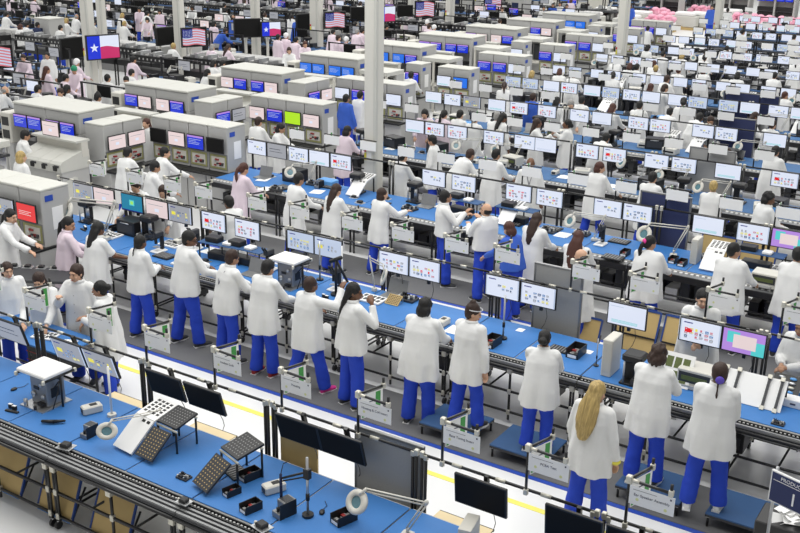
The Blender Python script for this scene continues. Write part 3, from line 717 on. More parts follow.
def p_frame_pcb(m):
    T = Matrix.Rotation(math.radians(58), 4, 'X'); m.box(-.2, .2, 0, .34, 0, .012, 'white', T); slots(m, -.17, .17, .03, .31, 4, 2, .012, 'pcb', T, .8); slots(m, -.17, .17, .03, .31, 4, 2, -.003, 'pcb', T, .8)
    m.rod((-.15, .25, 0), (-.15, .17, .26), .008, 'steel'); m.rod((.15, .25, 0), (.15, .17, .26), .008, 'steel')
def p_drawerbox(m):
    m.cbox(-.19, .19, -.15, .15, 0, .22, 'cream', .008); m.box(-.17, .17, -.153, -.15, .07, .19, 'dark'); m.box(-.14, .14, -.158, -.153, .1, .15, 'pcb'); m.box(-.12, .12, -.18, -.153, .01, .05, 'gray')
def p_whiteboards(m):
    T = Matrix.Rotation(math.radians(50), 4, 'X')
    m.box(-.30, .30, 0, .32, 0, .01, 'paper', T)
    for x in (-.28, -.16, .13, .25): m.box(x-.012, x+.012, -.0, .34, .01, .03, 'dark', T); m.box(x-.02, x+.02, -.02, .02, .01, .04, 'joint', T); m.box(x-.02, x+.02, .30, .34, .01, .04, 'joint', T)
    m.box(-.30, -.28, .2, .22, 0, .25, 'pipe'); m.box(.28, .3, .2, .22, 0, .25, 'pipe')
def p_cabletray(m):
    T = Matrix.Rotation(math.radians(40), 4, 'X'); m.box(-.16, .16, 0, .28, 0, .02, 'black', T)
    for i in range(2):
        for j in range(4): m.ell((-.07+.13*i, .05+.06*j, .03), (.045, .02, .015), ('steel', 'bin_blue', 'joint')[(i+j) % 3], 8, 5, T)
def p_longbox(m): m.cbox(-.3, .3, -.08, .08, 0, .1, 'white', .008); m.box(0, .06, -.083, -.08, .04, .06, 'ink')
def p_meshtray(m):
    T = Matrix.Rotation(math.radians(35), 4, 'X'); m.box(-.11, .11, 0, .18, 0, .012, 'tan', T); slots(m, -.1, .1, .01, .17, 7, 6, .012, 'hair_brown', T, .6); m.rod((-.1, .16, 0), (-.1, .15, .1), .006, 'steel'); m.rod((.1, .16, 0), (.1, .15, .1), .006, 'steel')
def p_laptop(m):
    m.cbox(-.16, .16, -.11, .11, 0, .018, 'alu', .004); T = sl(.11, .018, 70); m.box(-.16, .16, 0, .21, 0, .01, 'alu', T)
def p_bottle(m): m.rod((0, 0, 0), (0, 0, .12), .025, 'white', n=12); m.rod((0, 0, .12), (0, 0, .16), .01, 'bin_red')
def p_clutter(m): # a rack of small holders
    m.cbox(-.14, .14, -.1, .1, 0, .04, 'dark', .006)
    rr = random.Random(5)
    for i in range(6):
        for j in range(3): m.box(-.12+.042*i, -.095+.042*i, -.08+.06*j, -.045+.06*j, .04, .06+.03*rr.random(), rr.choice(['steel', 'dark', 'cream', 'black']))
PROPS = {'bin': ('storage_bin', 'black parts bin', mk_bin()), 'binb': ('storage_bin', 'light blue lidded tray box', simple('tray_box', p_bluetray)), 'silver': ('fixture', 'small silver test fixture', simple('test_fixture', p_silver)),
 'ctrl': ('controller', 'cream screwdriver controller box', simple('controller_box', p_ctrl)), 'device': ('gadget', 'black gadget on small steel plate', simple('test_gadget', p_device)), 'printer': ('printer', 'cream label printer', simple('label_printer', p_printer)),
 'phones': ('tray', 'white slotted tray of dark parts', simple('parts_tray', p_phones)), 'papers': ('paper', 'loose white paper sheets', simple('paper_sheets', p_papers)), 'press': ('press', 'black bench press tool', simple('bench_press', p_press)),
 'micro': ('microscope', 'black and white microscope', simple('microscope', p_microscope)), 'laptop': ('laptop', 'open silver laptop', simple('laptop', p_laptop)), 'clutter': ('rack', 'dark rack of small metal holders', simple('holder_rack', p_clutter)),
 'rackw': ('rack', 'sloping white slotted rack', simple('slotted_rack', p_rack_white)), 'rackb': ('rack', 'sloping black mesh rack', simple('slotted_rack', p_rack_black)), 'strip': ('tray', 'ribbed black tray', simple('parts_tray', p_slots_strip)),
 'fixture': ('fixture', 'grey metal fixture box carrying a white tray', parts('tray_fixture', ('housing', p_fixture_body), ('stand', p_fixture_rail), ('white_tray', p_white_tray))),
 'beige': ('box', 'tall narrow beige equipment box', simple('equipment_box', p_box_beige)), 'drawerbox': ('box', 'cream equipment box with open dark front', simple('equipment_box', p_drawerbox)),
 'tools': ('tool', 'black hand tools with white caps', simple('hand_tools', p_tools)), 'stand': ('stand', 'steel pole on a round black foot', parts('pole_stand', ('pole', p_stand))), 'armstand': ('stand', 'steel pole stand with black jointed screwdriver arm', parts('screwdriver_stand', ('pole', p_stand), ('screwdriver_arm', p_stand_arm))),
 'pcbframe': ('frame', 'tilted white frame holding green circuit boards', simple('board_frame', p_frame_pcb)), 'lamp': ('lamp', 'cream magnifier lamp with round head', mk_lamp()), 'lampm': ('lamp', 'cream magnifier lamp with round head', mk_lamp(.45, -1)), 'pc': ('computer', 'black computer tower', simple('computer_tower', p_pc)), 'case': ('case', 'black equipment case', simple('equipment_case', p_case)), 'mesh': ('tray', 'tilted brown mesh tray', simple('parts_tray', p_meshtray)), 'mouse': ('mouse', 'black computer mouse', simple('computer_mouse', p_mouse)), 'boards': ('panel', 'tilted white panels with dark bars', simple('panel_rack', p_whiteboards)), 'cables': ('tray', 'tilted black tray of coiled cable ends', simple('cable_tray', p_cabletray)), 'longbox': ('box', 'long low white box', simple('carton', p_longbox)), 'bottle': ('bottle', 'small white bottle', simple('bottle', p_bottle))}
def prop(k, x, y, z=.888, rz=0, where='', group=None, uniq=True, sc=None, label=None):
    cat, base, fn = PROPS[k]
    return inst(('prop', k), fn, (x, y, z), rz, label or (base+' '+where).strip(), cat, group, uniq, (sc,)*3 if isinstance(sc, (int, float)) else sc)
def pprop(k, px, py, z=.888, **kw):
    p = atz(px, py, z); y = p.y
    for f0 in (6.1, 10.8, 15.35):
        if f0-.6 < y < f0+2: y = min(max(y, f0-.08), f0+.93)
    return prop(k, p.x, y, z, **kw)
# ================================================================== SETTING
m = MB(); m.box(-130, 40, -5, 135, -.1, 0, 'floor_white'); struct('floor', m)
m = MB(); m.box(-130, 40, 110, 110.3, 0, 12, 'wall'); struct('wall_back', m)
m = MB(); m.box(-118, -117.7, 0, 110, 0, 12, 'wall'); struct('wall_left', m)
ROWF = [6.1, 10.8, 15.35, 19.3, 22.95, 26.7, 30.2]
while ROWF[-1] < 50: ROWF.append(ROWF[-1]+3.6)
def trim(x0, x1, y0, y1, mm, z=.004):
    m = MB(); m.box(x0, x1, y0, y1, 0, z, mm); return struct('trim_%d' % (len([o for o in bpy.data.objects if o.name.startswith('trim')])+1), m)
trim(-30, 8, 9.05, 9.13, 'tape_yellow')
for i, (y0, y1) in enumerate(((9.70, 10.62), (13.95, 15.0))):
    trim(-13.9 if i else -16, 6, y0-.07, y0, 'tape_blue')
    tag(MB().cbox(-13.9 if i else -16, 6, y0, y1, 0, .014, 'floor_mat', .005).build('floor_runner'), 'dark grey floor runner along the '+('second' if i == 0 else 'third')+' bench row', 'mat')
tag(MB().cbox(-14, 4, 18.0, 18.9, 0, .014, 'floor_mat', .005).build('floor_runner'), 'dark grey floor runner along the fourth bench row', 'mat')
# ================================================================== BENCH ROWS
def rowname(i): return 'on the '+ORD[i]+' bench row'
def xr(i, xl):
    """bench centres of a row whose benches the frame can see"""
    y = ROWF[i]; out = []; x = xl+BL/2
    while x < 3:
        if any(vis((x+dx, y+dy, z), 6) for dx in (-.9, 0, .9) for dy in (0, 1) for z in (0, .8, 1.6)): out.append(x)
        x += BL
    return out
XL = {0: -11.72, 1: -15.22, 2: -14.0, 3: -14.2}
for i, y in enumerate(ROWF):
    xl = XL.get(i, -14.2)
    if i == 2: xl = -14.5
    for x in xr(i, xl):
        fn, key = ((mk_bench_near(1.41), 'bA') if i == 0 else (mk_bench_near(1.5, ry=1.16, slim=True), 'bB') if i == 1 else (mk_bench_mid(), 'bM') if i < 6 else (mk_bench_far(), 'bF'))
        inst(key, fn, (x, y, 0), 0, 'black pipe-frame workbench in the '+ORD[i]+' bench row', 'workbench', 'black pipe-frame workbenches')
        if i < 7:
            for k in (-1, 1):
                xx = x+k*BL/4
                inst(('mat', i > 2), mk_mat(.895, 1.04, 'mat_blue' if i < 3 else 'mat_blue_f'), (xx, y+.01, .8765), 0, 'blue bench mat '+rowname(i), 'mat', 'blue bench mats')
def lampat(px, py, z, rz, where, sc=1., h=.45, base=.889, u=True, q=1):
    p = atz(px, py, z); c, s_ = math.cos(rz), math.sin(rz); hx, hy = -.43*sc*q, -.08*sc
    zs = (z-base)/(h-.15); return prop('lamp' if q > 0 else 'lampm', p.x-(hx*c-hy*s_), p.y-(hx*s_+hy*c), base, rz, where, sc=(sc, sc, max(.6, min(1.6, zs))), uniq=u)
PROPS['riser'] = ('shelf', 'blue riser shelf on black pipes', simple('riser_shelf', lambda m: (m.cbox(-.4, .4, -.14, .14, .26, .275, 'mat_blue_d', .004), [m.rod((x, y, 0), (x, y, .26), .012, 'pipe') for x in (-.38, .38) for y in (-.12, .12)], m.cbox(-.3, -.05, -.08, .1, .275, .36, 'black', .01), m.cbox(.05, .2, -.1, .06, .275, .32, 'white', .01), m.cbox(-.25, .2, -.1, .1, .0, .12, 'black', .01))))
# ---- front row (A)
Z = .889
RA = 7.25
m = MB(); m.cbox(-1.75, .75, 0, .62, .84, .87, 'mat_blue', .006)
for x in (-1.7, -.5, .7):
    for yy in (.03, .59): m.rod((x, yy, 0), (x, yy, .84), .018, 'pipe')
for z in (.15, .45): m.rod((-1.7, .03, z), (.7, .03, z), .016, 'pipe'); m.rod((-1.7, .59, z), (.7, .59, z), .016, 'pipe')
tag(m.build('workbench', None, (-10.75, 7.62, 0)), 'small blue-topped side bench behind the front rail at left', 'workbench')
for x, k in ((-11.2, 'papers'), (-10.6, 'phones'), (-10.2, 'papers')): prop(k, x, 7.9, .872, .3, 'on the side bench at left', sc=.8)
def p_redrack(m):
    m.cbox(-.32, .32, -.2, .2, 0, .34, 'black', .01)
    for z in (.08, .2, .32): m.box(-.325, .325, -.206, -.2, z, z+.012, 'bin_red')
tag(simple('drawer_unit', p_redrack)('x', 'x', (-10.5, 7.95, .47), 0, None, False), 'black and red drawer unit under the side bench at left', 'drawers')
for x0, k, l in ((-10.5, 'gray_1', 'grey screen'), (-9.44, 'grayicons_1', 'grey chart screen'), (-8.90, 'grayicons_2', 'grey chart screen'), (-7.87, 'off_1', 'switched-off screen'), (-7.30, 'off_2', 'switched-off screen'), (-6.03, 'off_3', 'switched-off screen'), (-5.50, 'off_4', 'switched-off screen'), (-3.96, 'off_5', 'switched-off screen'), (-3.06, 'off_6', 'switched-off screen'), (-2.50, 'off_7', 'switched-off screen'), (-1.9, 'off_8', 'switched-off screen')):
    if vis((x0+.26, 7.15, 1.3), 30): monitor(x0+.265, RA-.11, 1.455, k if k[0] != 'o' else 'off_1', 'black monitor with '+l+' on the front rail', 0, 0, math.radians(16 if x0 < -5.2 else 6))
SG = {-5.12: 'Housing & Coil Insert', -4.17: 'Base Tuning Insert', -3.31: 'PCBA Test', -2.39: 'Ear Speaker Assembly', -6.07: 'Housing', -6.98: 'Insulate Coils'}
for x in (-10.95, -10.03, -8.90, -8.0, -6.98, -6.07, -5.12, -4.17, -3.31, -2.39):
    t = SG.get(x)
    inst(('sg', t), mk_sign(t), (x, RA, 0), 0, 'white card sign on a black pole above the front rail', 'sign', 'station signs on the front rail')
NF = 'on the front bench'
pprop('fixture', 48, 402, where=NF, sc=1.15)
pprop('tools', 12, 412, where=NF+' at far left', rz=.2); pprop('mouse', 14, 390, where=NF+' at the left edge')
pprop('device', 66, 447, where=NF+' beside the round lamp head', rz=.2)
def p_handtool(m): m.cap((-.12, -.03, .03), (0, 0, .03), .018, .022, 'black', 8); m.cap((0, 0, .03), (.10, .05, .03), .022, .014, 'black', 8)
PROPS['handtool'] = ('tool', 'black pistol-grip hand tool', simple('hand_tool', p_handtool))
pprop('handtool', 54, 424, where=NF, rz=.3)
pprop('device', 69, 446, where=NF+' on the roller track', z=.90) if 0 else None
prop('silver', *atz(87, 437, Z).xy, where=NF+' behind the round lamp head', sc=.9)
pprop('ctrl', 92, 412, where=NF+' near the white pole', rz=-.4)
lampat(107, 431, 1.10, .95, NF+', head hanging over the blue mat', .95)
def p_whitepole(m): m.rod((0, 0, 0), (0, 0, .60), .013, 'white'); m.disc((0, 0, 0), .05, 'cream', .03)
PROPS['whitepole'] = ('stand', 'white pole stand', simple('pole_stand', p_whitepole))
pprop('whitepole', 112, 416, where=NF+' left of the slotted rack')
pprop('rackw', 123, 452, where=NF, rz=-.10, sc=(1.0, 1.0, 1.0)); pprop('rackb', 143, 462, where=NF+' beside the white rack', rz=-.08)
pprop('rackb', 199, 492, where=NF+' left of the parts bins', rz=-.30, sc=1.05); pprop('strip', 236, 473, where=NF+' behind the parts bins', rz=-.35, sc=.8)
pprop('clutter', 184, 478, where=NF+' in front of the black rack', sc=.5); pprop('device', 184, 502, where=NF+' on the roller track', sc=.8, z=.889)
pprop('bin', 250, 478, where=NF+', nearest the rail', rz=-.25, sc=1.0); pprop('bin', 232, 494, where=NF+', left of the three', rz=-.25, sc=.8); pprop('bin', 251, 510, where=NF+', front of the three', rz=-.25, sc=.95); pprop('bin', 344, 521, where=NF+', beneath the magnifier head', rz=-.3, sc=1.1)
pprop('ctrl', 274, 491, where=NF+' behind the silver fixture', rz=-.45); pprop('silver', 281, 516, where=NF+' beside the bins', rz=-.25, sc=1.05)
pprop('armstand', 308, 516, where=NF); pprop('mouse', 322, 513, where=NF+' right of the steel pole', rz=.5); pprop('device', 262, 527, where=NF+' right of the three bins', rz=-.2)
lampat(357, 502, 1.16, .12, NF+' beside the grey partition', 1.1)
def p_greyframe(m, c='panel_gray', w=.9, z0=.55, z1=1.55):
    m.box(-w/2+.02, w/2-.02, -.015, .015, z0, z1, c); m.cbox(-w/2, -w/2+.03, -.02, .02, z0, z1, 'alu', .004); m.cbox(w/2-.03, w/2, -.02, .02, z0, z1, 'alu', .004); m.cbox(-w/2, w/2, -.02, .02, z1-.02, z1+.01, 'alu', .004)
    for x in (-w/2+.02, w/2-.02): m.rod((x, 0, 0), (x, 0, z0), .012, 'alu')
def partition(x, y, label, c='panel_gray', w=.9, z0=.55, z1=1.55, rz=0):
    m = MB(); p_greyframe(m, c, w, z0, z1); return tag(m.build('partition_panel', None, (x, y, 0), rz), label, 'partition')
partition(-4.83, 7.36, 'grey partition panel behind the switched-off monitors of the front bench', w=.80, z0=.70, z1=1.44)
def p_tan(m, w=.52, h=.58):
    T = Matrix.Rotation(math.radians(68), 4, 'X')
    m.box(-w/2, w/2, 0, h, 0, .012, 'tan', T); m.box(-w/2-.02, -w/2, 0, h, -.006, .02, 'edge_blue', T); m.box(w/2, w/2+.02, 0, h, -.006, .02, 'edge_blue', T); m.box(-w/2, w/2, -.01, .03, -.006, .02, 'mat_blue', T); m.box(-w/2, w/2, h-.02, h+.01, -.006, .02, 'edge_blue', T)
    m.box(-w/2, w/2, h*.38, h*.42, .013, .03, 'pipe', T)
    for x in (-w/2, w/2): m.rod((x, .0, .0), (x, .22, .55*h), .012, 'pipe'); jnt(m, (x, 0, .02), .018)
def tanboard(x, y, label, rz=0, z=.25, sc=1):
    return inst('tan', simple('tan_board', lambda m: p_tan(m)), (x, y, z), rz, label, 'board', None, True, (sc,)*3)
for x in (-9.75, -8.95, -8.12, -7.3): tanboard(x, 5.93, 'tan board with blue edging leaning under the front bench', z=.12, sc=1.0)
def p_shelfboard(m, w=.62, d=.5): m.box(-w/2, w/2, 0, d, 0, .012, 'tan_light'); m.rod((-w/2, 0, .0), (w/2, 0, .0), .014, 'pipe'); m.rod((-w/2, d, .0), (w/2, d, .0), .014, 'pipe'); [m.rod((x, d/2, 0), (x, d/2, -.45), .012, 'pipe') for x in (-w/2, w/2)]
for x, l in ((-8.95, 'beside the double post'), (-7.55, 'behind the black racks'), (-4.2, 'right of the grey partition')): inst('shb', simple('tan_shelf', p_shelfboard), (x, 7.33, .47), 0, 'light tan shelf board behind the front bench '+l, 'shelf')
m = MB(); m.box(-.24, .24, -.01, .01, 0, .62, 'tan'); m.box(-.25, .25, -.015, .015, .6, .63, 'edge_blue'); tag(m.build('tan_board', None, (-5.92, 7.33, .60)), 'upright tan board hanging behind the front rail', 'board')
prop('beige', -3.70, 6.95, .889, .2, 'at the bottom edge of the front bench', sc=(1.1, 1, .55))
# steps
def p_step(m, w=.74, d=.62, h=.17):
    m.cbox(-w/2, w/2, 0, d, h-.022, h, 'mat_blue_d', .006); m.box(-w/2, w/2, .005, .03, h-.05, h-.022, 'pipe'); m.box(-w/2, w/2, d-.03, d-.005, h-.05, h-.022, 'pipe')
    for x in (-w/2+.03, w/2-.03):
        for y in (.03, d-.03): m.rod((x, y, 0), (x, y, h-.03), .015, 'pipe'); m.cbox(x-.02, x+.02, y-.02, y+.02, h-.06, h-.025, 'joint', .004)
for x, l in ((-5.62, 'under the worker with the headband'), (-4.62, 'under the worker with the low black bun'), (-3.02, 'under the curly-haired worker'), (-2.0, 'under the worker with braided hair')):
    inst('step', simple('step_platform', p_step), (x, 9.80, .014), 0, 'low dark blue step platform '+l, 'platform')
# production board
m = MB(); m.cbox(-.3, .3, -.012, .012, 0, .30, 'white', .006); m.box(-.285, .285, -.0145, -.012, .015, .285, 'panel_blue'); m.box(-.27, .3, -.0155, -.0145, .215, .221, 'white')
p = aty(768, 505, 8.1); sb = m.build('production_board', None, (p.x+.26, 8.1, p.z), 0); tag(sb, 'blue production board with white frame and a white number one', 'sign')
sb.rotation_euler = (0, 0, -.32)
obj('lettering', text_mesh('PRODUCTION LINE', .046, 'paper'), sb, mtx=Matrix.Translation((.0, -.016, .235)) @ Matrix.Rotation(PI/2, 4, 'X'))
obj('numeral', text_mesh('1', .17, 'paper'), sb, mtx=Matrix.Translation((-.07, -.016, .05)) @ Matrix.Rotation(PI/2, 4, 'X'))
m = MB(); m.rod((-.27, .03, -p.z), (-.27, .03, .32), .014, 'steel'); m.rod((.27, .03, -p.z), (.27, .03, .32), .014, 'steel'); m.build('support_pole', sb)
m = MB(); m.cbox(-.26, .26, -.2, .2, 0, .75, 'black', .01); p = atz(775, 515, .75); bb = m.build('black_bin', None, (p.x+.12, p.y, 0)); tag(bb, 'tall black waste bin full of white paper below the production board', 'bin')
m = MB(); rr = random.Random(2)
for k in range(14): T = Matrix.Translation((rr.uniform(-.15, .15), rr.uniform(-.1, .1), .72+rr.uniform(0, .08))) @ Euler((rr.uniform(-.7, .7), rr.uniform(-.7, .7), rr.uniform(0, 3))).to_matrix().to_4x4(); m.box(-.09, .09, -.06, .06, 0, .003, 'paper', T)
m.build('waste_paper', bb)
m = MB(); m.rod((0, 0, 0), (0, 0, .07), .045, 'neon', n=14); m.ell((0, 0, .07), (.045, .045, .03), 'neon'); tag(m.build('bottle', None, (-1.78, 9.95, .186)), 'bright green round bottle top on the blue step at the bottom right', 'bottle')
# ---- second row (B)
RB = 11.96
BM = [(-14.62, 'grayicons_1'), (-14.09, 'pink_1'), (-13.41+.02, 'teal_1'), (-12.79, 'pink_2'), (-12.25, 'grayicons_2'), (-11.5, 'redicons_1'), (-10.78, 'redicons_2'), (-9.70, 'paleicons_1'), (-9.17, 'paleicons_0'), (-7.98, 'redicons_3'), (-7.45, 'redicons_4'), (-6.20, 'icons_0'), (-5.66, 'icons_2'), (-4.41, 'plain_1'), (-3.46, 'redicons_5'), (-2.93, 'purple_1'), (-1.98, 'icons_2'), (-1.45, 'plain_0')]
NAMES = {'icons': 'white screen of yellow and blue icons', 'redicons': 'white screen of red icons', 'paleicons': 'pale screen of coloured icons', 'grayicons': 'grey chart screen', 'plain': 'plain white screen', 'pink': 'pinkish screen', 'teal': 'teal desktop screen', 'purple': 'purple and cyan screen', 'blue': 'blue screen', 'sky': 'bright blue screen', 'lime': 'lime green screen', 'greenbar': 'white and green screen', 'red': 'red screen', 'off': 'switched-off screen', 'gray': 'grey screen', 'cyan': 'white screen'}
def mon(x0, y, zt, k, where, lv, **kw):
    W = kw.get('W', .53); return monitor(x0+W/2, y, zt, k, 'monitor with '+NAMES[k.split('_')[0]]+' '+where, lv, **kw)
for x0, k in BM:
    if vis((x0+.26, RB, 1.4), 30): mon(x0, RB-.13, 1.53, k, 'on the second rail', 0)
for x in (-14.3, -13.35, -12.45, -11.75, -10.6, -9.75, -8.75, -7.85, -6.95, -6.15, -5.0, -4.2, -3.2, -2.3):
    inst('sgB', mk_sign('Assembly', True, 1.9, 1.5) if 0 else mk_sign(None, True, 1.9, 1.5), (x, RB, 0), 0, 'white card sign on a black pole above the second rail', 'sign', 'station signs on the second rail')
NB = 'on the second bench row'
pprop('fixture', 290, 285, where=NB, sc=1.15)
for px, py, k, w, kw in ((145, 238, 'clutter', 'at the left', {}), (158, 252, 'micro', 'left of the white-gloved worker', {}), (172, 245, 'phones', 'behind the braided worker', {}), (252, 275, 'laptop', 'between two workers', {}), (240, 255, 'strip', 'under the grey monitor', {}), (325, 300, 'tools', 'near the raised hand', {}), (320, 280, 'stand', 'behind the raised hand', {}),
        (335, 290, 'micro', 'by the raised hand', {}), (348, 281, 'whitepole', 'behind the long-haired worker', {}), (372, 300, 'phones', 'behind the round lamp', {}), (391, 305, 'mesh', 'beside the short-haired worker', {}), (405, 290, 'laptop', '', {}), (415, 296, 'clutter', 'behind the short-haired worker', {}), (492, 345, 'bin', 'beside the headband worker', dict(sc=1.3)),
        (503, 339, 'stand', 'in front of the grey partition', {}), (520, 330, 'papers', 'beside the steel pole', dict(sc=.4)), (576, 355, 'bin', 'beside the low-bun worker', dict(sc=1.4)), (560, 350, 'strip', 'beneath the partition', dict(sc=.8)), (588, 352, 'papers', 'right of the black bin', dict(sc=.4)), (596, 366, 'stand', 'near the blonde worker', dict(sc=.6)),
        (610, 372, 'beige', 'beside the press', dict(sc=1.15)), (633, 383, 'press', 'left of the curly-haired worker', {}), (668, 385, 'pcbframe', 'behind the curly-haired worker', dict(sc=1.2)), (697, 385, 'drawerbox', 'between two workers', dict(sc=1.1)), (748, 405, 'boards', 'right of the braided worker', dict(sc=1.2)), (762, 407, 'papers', 'beside the white panels', dict(sc=.3)), (778, 424, 'clutter', 'at the right edge', dict(sc=.5)), (791, 405, 'longbox', 'at the right edge', {}), (783, 396, 'cables', 'at the right edge', {}),
        (455, 330, 'papers', 'between two workers', {}), (443, 325, 'ctrl', 'between two workers', {}), (110, 236, 'phones', 'at far left', {}), (100, 228, 'clutter', 'at far left', {}), (130, 232, 'strip', 'at far left', {}), (205, 262, 'device', '', {}), (212, 250, 'papers', 'under the monitors', {}), (190, 240, 'ctrl', '', {})):
    pprop(k, px, py, where=(w+' '+NB).strip() if w else NB, **kw)
lampat(384, 277, 1.22, -.35, NB+' right of the long-haired worker', .75, q=-1)
lampat(66, 212, 1.35, .25, NB+' above the pink-coated worker', 1.5)
partition(-5.25, 12.12, 'grey partition panel behind the second rail', w=.72, z0=.75, z1=1.72)
for x, l in ((-4.55, 'left'), (-3.85, 'middle')): tanboard(x, 13.3, 'tan board standing behind the second row, '+l+' one', z=.2, sc=1.15)
tanboard(-5.2, 12.75, 'tan board standing behind the grey partition', z=.15, sc=1.1)
m = MB(); m.rod((0, 0, 0), (0, 0, .55), .02, 'black'); m.rod((0, 0, .55), (.14, .1, .2), .02, 'black'); m.rod((-.1, 0, .5), (.1, 0, .6), .03, 'black'); m.disc((0, 0, 0), .08, 'black', .03); p = atz(336, 295, Z); tag(m.build('boom_stand', None, p), 'black boom stand behind the raised hand on the second bench row', 'stand')
# black computers under benches
for i, (xs) in enumerate(((-12.6, -11.3, -9.9, -8.3, -6.6, -4.9, -2.6), (-12.5, -11.9, -10.2, -9.0, -7.9, -6.3, -4.9, -3.3))):
    for x in xs: prop('pc' if int(x*10) % 2 else 'case', x, ROWF[i+1]+.6, .20, where='under the '+ORD[i+1]+' bench row', group='black units under the benches')
rnd2 = random.Random(21)
for i, lo, hi in ((1, -14.6, -9.3), (2, -13.6, -8.0)):
    x = lo
    while x < hi:
        k = rnd2.choice(['riser', 'clutter', 'bin', 'press', 'riser', 'case', 'strip', 'micro', 'phones', 'device'])
        prop(k, x, ROWF[i]+rnd2.uniform(.72, .88), .889, rnd2.uniform(-.15, .15), 'along the back of the '+ORD[i]+' bench row'); x += rnd2.uniform(.38, .75)
    x = lo
    while x < hi: prop(rnd2.choice(['bin', 'clutter', 'device', 'strip', 'tools', 'papers', 'phones']), x, ROWF[i]+rnd2.uniform(.2, .5), .889, rnd2.uniform(-.3, .3), 'at the front of the '+ORD[i]+' bench row'); x += rnd2.uniform(.4, .9)
x = -8.6
while x < -2: prop(rnd2.choice(['clutter', 'strip', 'bin', 'device', 'tools', 'riser']), x, 16.15, .889, 0, 'along the back of the third bench row'); x += rnd2.uniform(.5, 1.0)
# ---- third row (C)
RC = 16.51
CMn = [(-13.95, 'grayicons_1'), (-13.4, 'gray_1'), (-12.65, 'icons_0'), (-12.1, 'plain_1') if 0 else (-11.85, 'plain_1'), (-11.3, 'redicons_1'), (-10.6, 'paleicons_0'), (-10.08, 'icons_0'), (-9.42, 'icons_2'), (-8.27, 'redicons_2'), (-7.65, 'redicons_3'), (-6.54, 'icons_0'), (-6.0, 'icons_2'), (-4.78, 'plain_1'), (-4.05, 'redicons_4'), (-3.5, 'purple_1'), (-2.9, 'icons_0'), (-2.3, 'plain_1')]
CMn = [(-14.5, 'icons_0'), (-13.95, 'gray_1'), (-13.4+.03, 'icons_2'), (-12.83, 'plain_1'), (-12.28, 'redicons_1')]+[c for c in CMn if c[0] > -10.5]
for x0, k in CMn:
    if vis((x0+.26, RC, 1.4), 20): mon(x0, RC-.1, 1.53, k, 'on the third rail', 1)
for x in (-13.4, -12.5, -11.6, -10.7, -9.8, -8.9, -8.0, -7.1, -6.2, -5.3, -4.4, -3.5, -2.6):
    inst('sgF', mk_sign_far(1.88, 1.5), (x, RC, 0), 0, 'white card sign above the third rail', 'sign', 'station signs on the third rail')
NC = 'on the third bench row'
for px, py, k, w in ((262, 178, 'laptop', 'beside the red-haired worker'), (277, 190, 'clutter', ''), (262, 190, 'papers', ''), (318, 188, 'silver', 'right of the black-haired man'), (347, 178, 'binb', 'left of the big column'), (352, 197, 'rackw', 'before the big column'), (360, 203, 'device', 'left of the column foot'), (408, 210, 'device', 'right of the column'), (425, 207, 'laptop', 'behind the talking man'), (463, 218, 'clutter', 'between the talking men'), (470, 232, 'phones', ''),
        (503, 226, 'rackw', 'behind the man with glasses'), (514, 224, 'strip', 'under the monitors'), (548, 232, 'clutter', ''), (562, 235, 'papers', ''), (613, 258, 'strip', ''), (625, 255, 'bin', 'left of the pink-tied worker'), (673, 262, 'bin', 'right of the pink-tied worker'), (682, 265, 'bin', 'nearer the beige box'), (695, 262, 'beige', ''), (708, 272, 'rackw', 'left of the black-haired man'), (765, 285, 'drawerbox', 'right of the black-haired man'), (782, 262, 'phones', 'at the right edge'), (792, 275, 'ctrl', 'at the right edge'), (745, 262, 'papers', ''), (600, 245, 'micro', '')):
    pprop(k, px, py, where=(w+' '+NC).strip())
lampat(570, 221, 1.2, .1, NC+' behind the long-haired women'); lampat(644, 234, 1.25, .2, NC+' above the pink-tied worker', 1.15); lampat(621, 162, 1.25, .1, 'on the fourth bench row behind the auburn-haired worker'); lampat(698, 187, 1.2, .1, 'on the fourth bench row by the grey partition'); prop('lamp', -12.6, 16.1, where=NC+' near the machines', rz=1.)
partition(-5.35, 16.65, 'dark blue partition panel behind the third rail', 'panel_blue', .9, .6, 1.72)
for x in (-4.6, -3.9): tanboard(x, 17.3, 'tan board behind the third bench row', z=.3, sc=1.1)
partition(-5.75, 20.6, 'grey partition panel behind the fourth rail', 'panel_gray', .95, .6, 1.72)
partition(-6.3, 24.3, 'slate blue partition panel behind the fifth rail', 'panel_blue', .9, .6, 1.72)
partition(-7.0, 28.1, 'slate blue partition panel behind the sixth rail', 'panel_blue', 1.5, .6, 1.7)
# ---- rows D and beyond
rnd = random.Random(11)
EXD = {3: [(-13.0, 'plain_1'), (-12.45, 'redicons_1'), (-11.84, 'redicons_2'), (-11.09+.2, 'redicons_3'), (-10.21+.1, 'icons_0'), (-9.6, 'plain_0'), (-8.62, 'redicons_4'), (-8.0, 'redicons_5'), (-7.08, 'icons_0'), (-6.5, 'icons_2'), (-5.6, 'plain_1'), (-4.5, 'redicons_1'), (-3.9, 'icons_0')],
       4: [(-14.7, 'plain_1'), (-14.1, 'icons_0'), (-13.5, 'grayicons_1'), (-12.75, 'plain_1'), (-12.1, 'redicons_1'), (-11.3, 'redicons_2'), (-10.4, 'icons_0'), (-9.8, 'plain_0'), (-8.85, 'redicons_3'), (-8.3, 'redicons_4'), (-7.25, 'icons_0'), (-6.7, 'icons_2'), (-5.6, 'plain_1'), (-4.9, 'icons_0')]}
KS = ['plain_0', 'plain_1', 'icons_0', 'redicons_1', 'plain_0', 'redicons_2', 'icons_2', 'plain_0', 'paleicons_1']
SK = ['skin_tan', 'skin_light', 'skin_brown', 'skin_tan']; HS = ['short', 'tail', 'long', 'short', 'lowbun', 'mid', 'curly']; HC = ['hair_black', 'hair_black', 'hair_brown', 'hair_black', 'hair_red', 'hair_blonde', 'hair_grey']
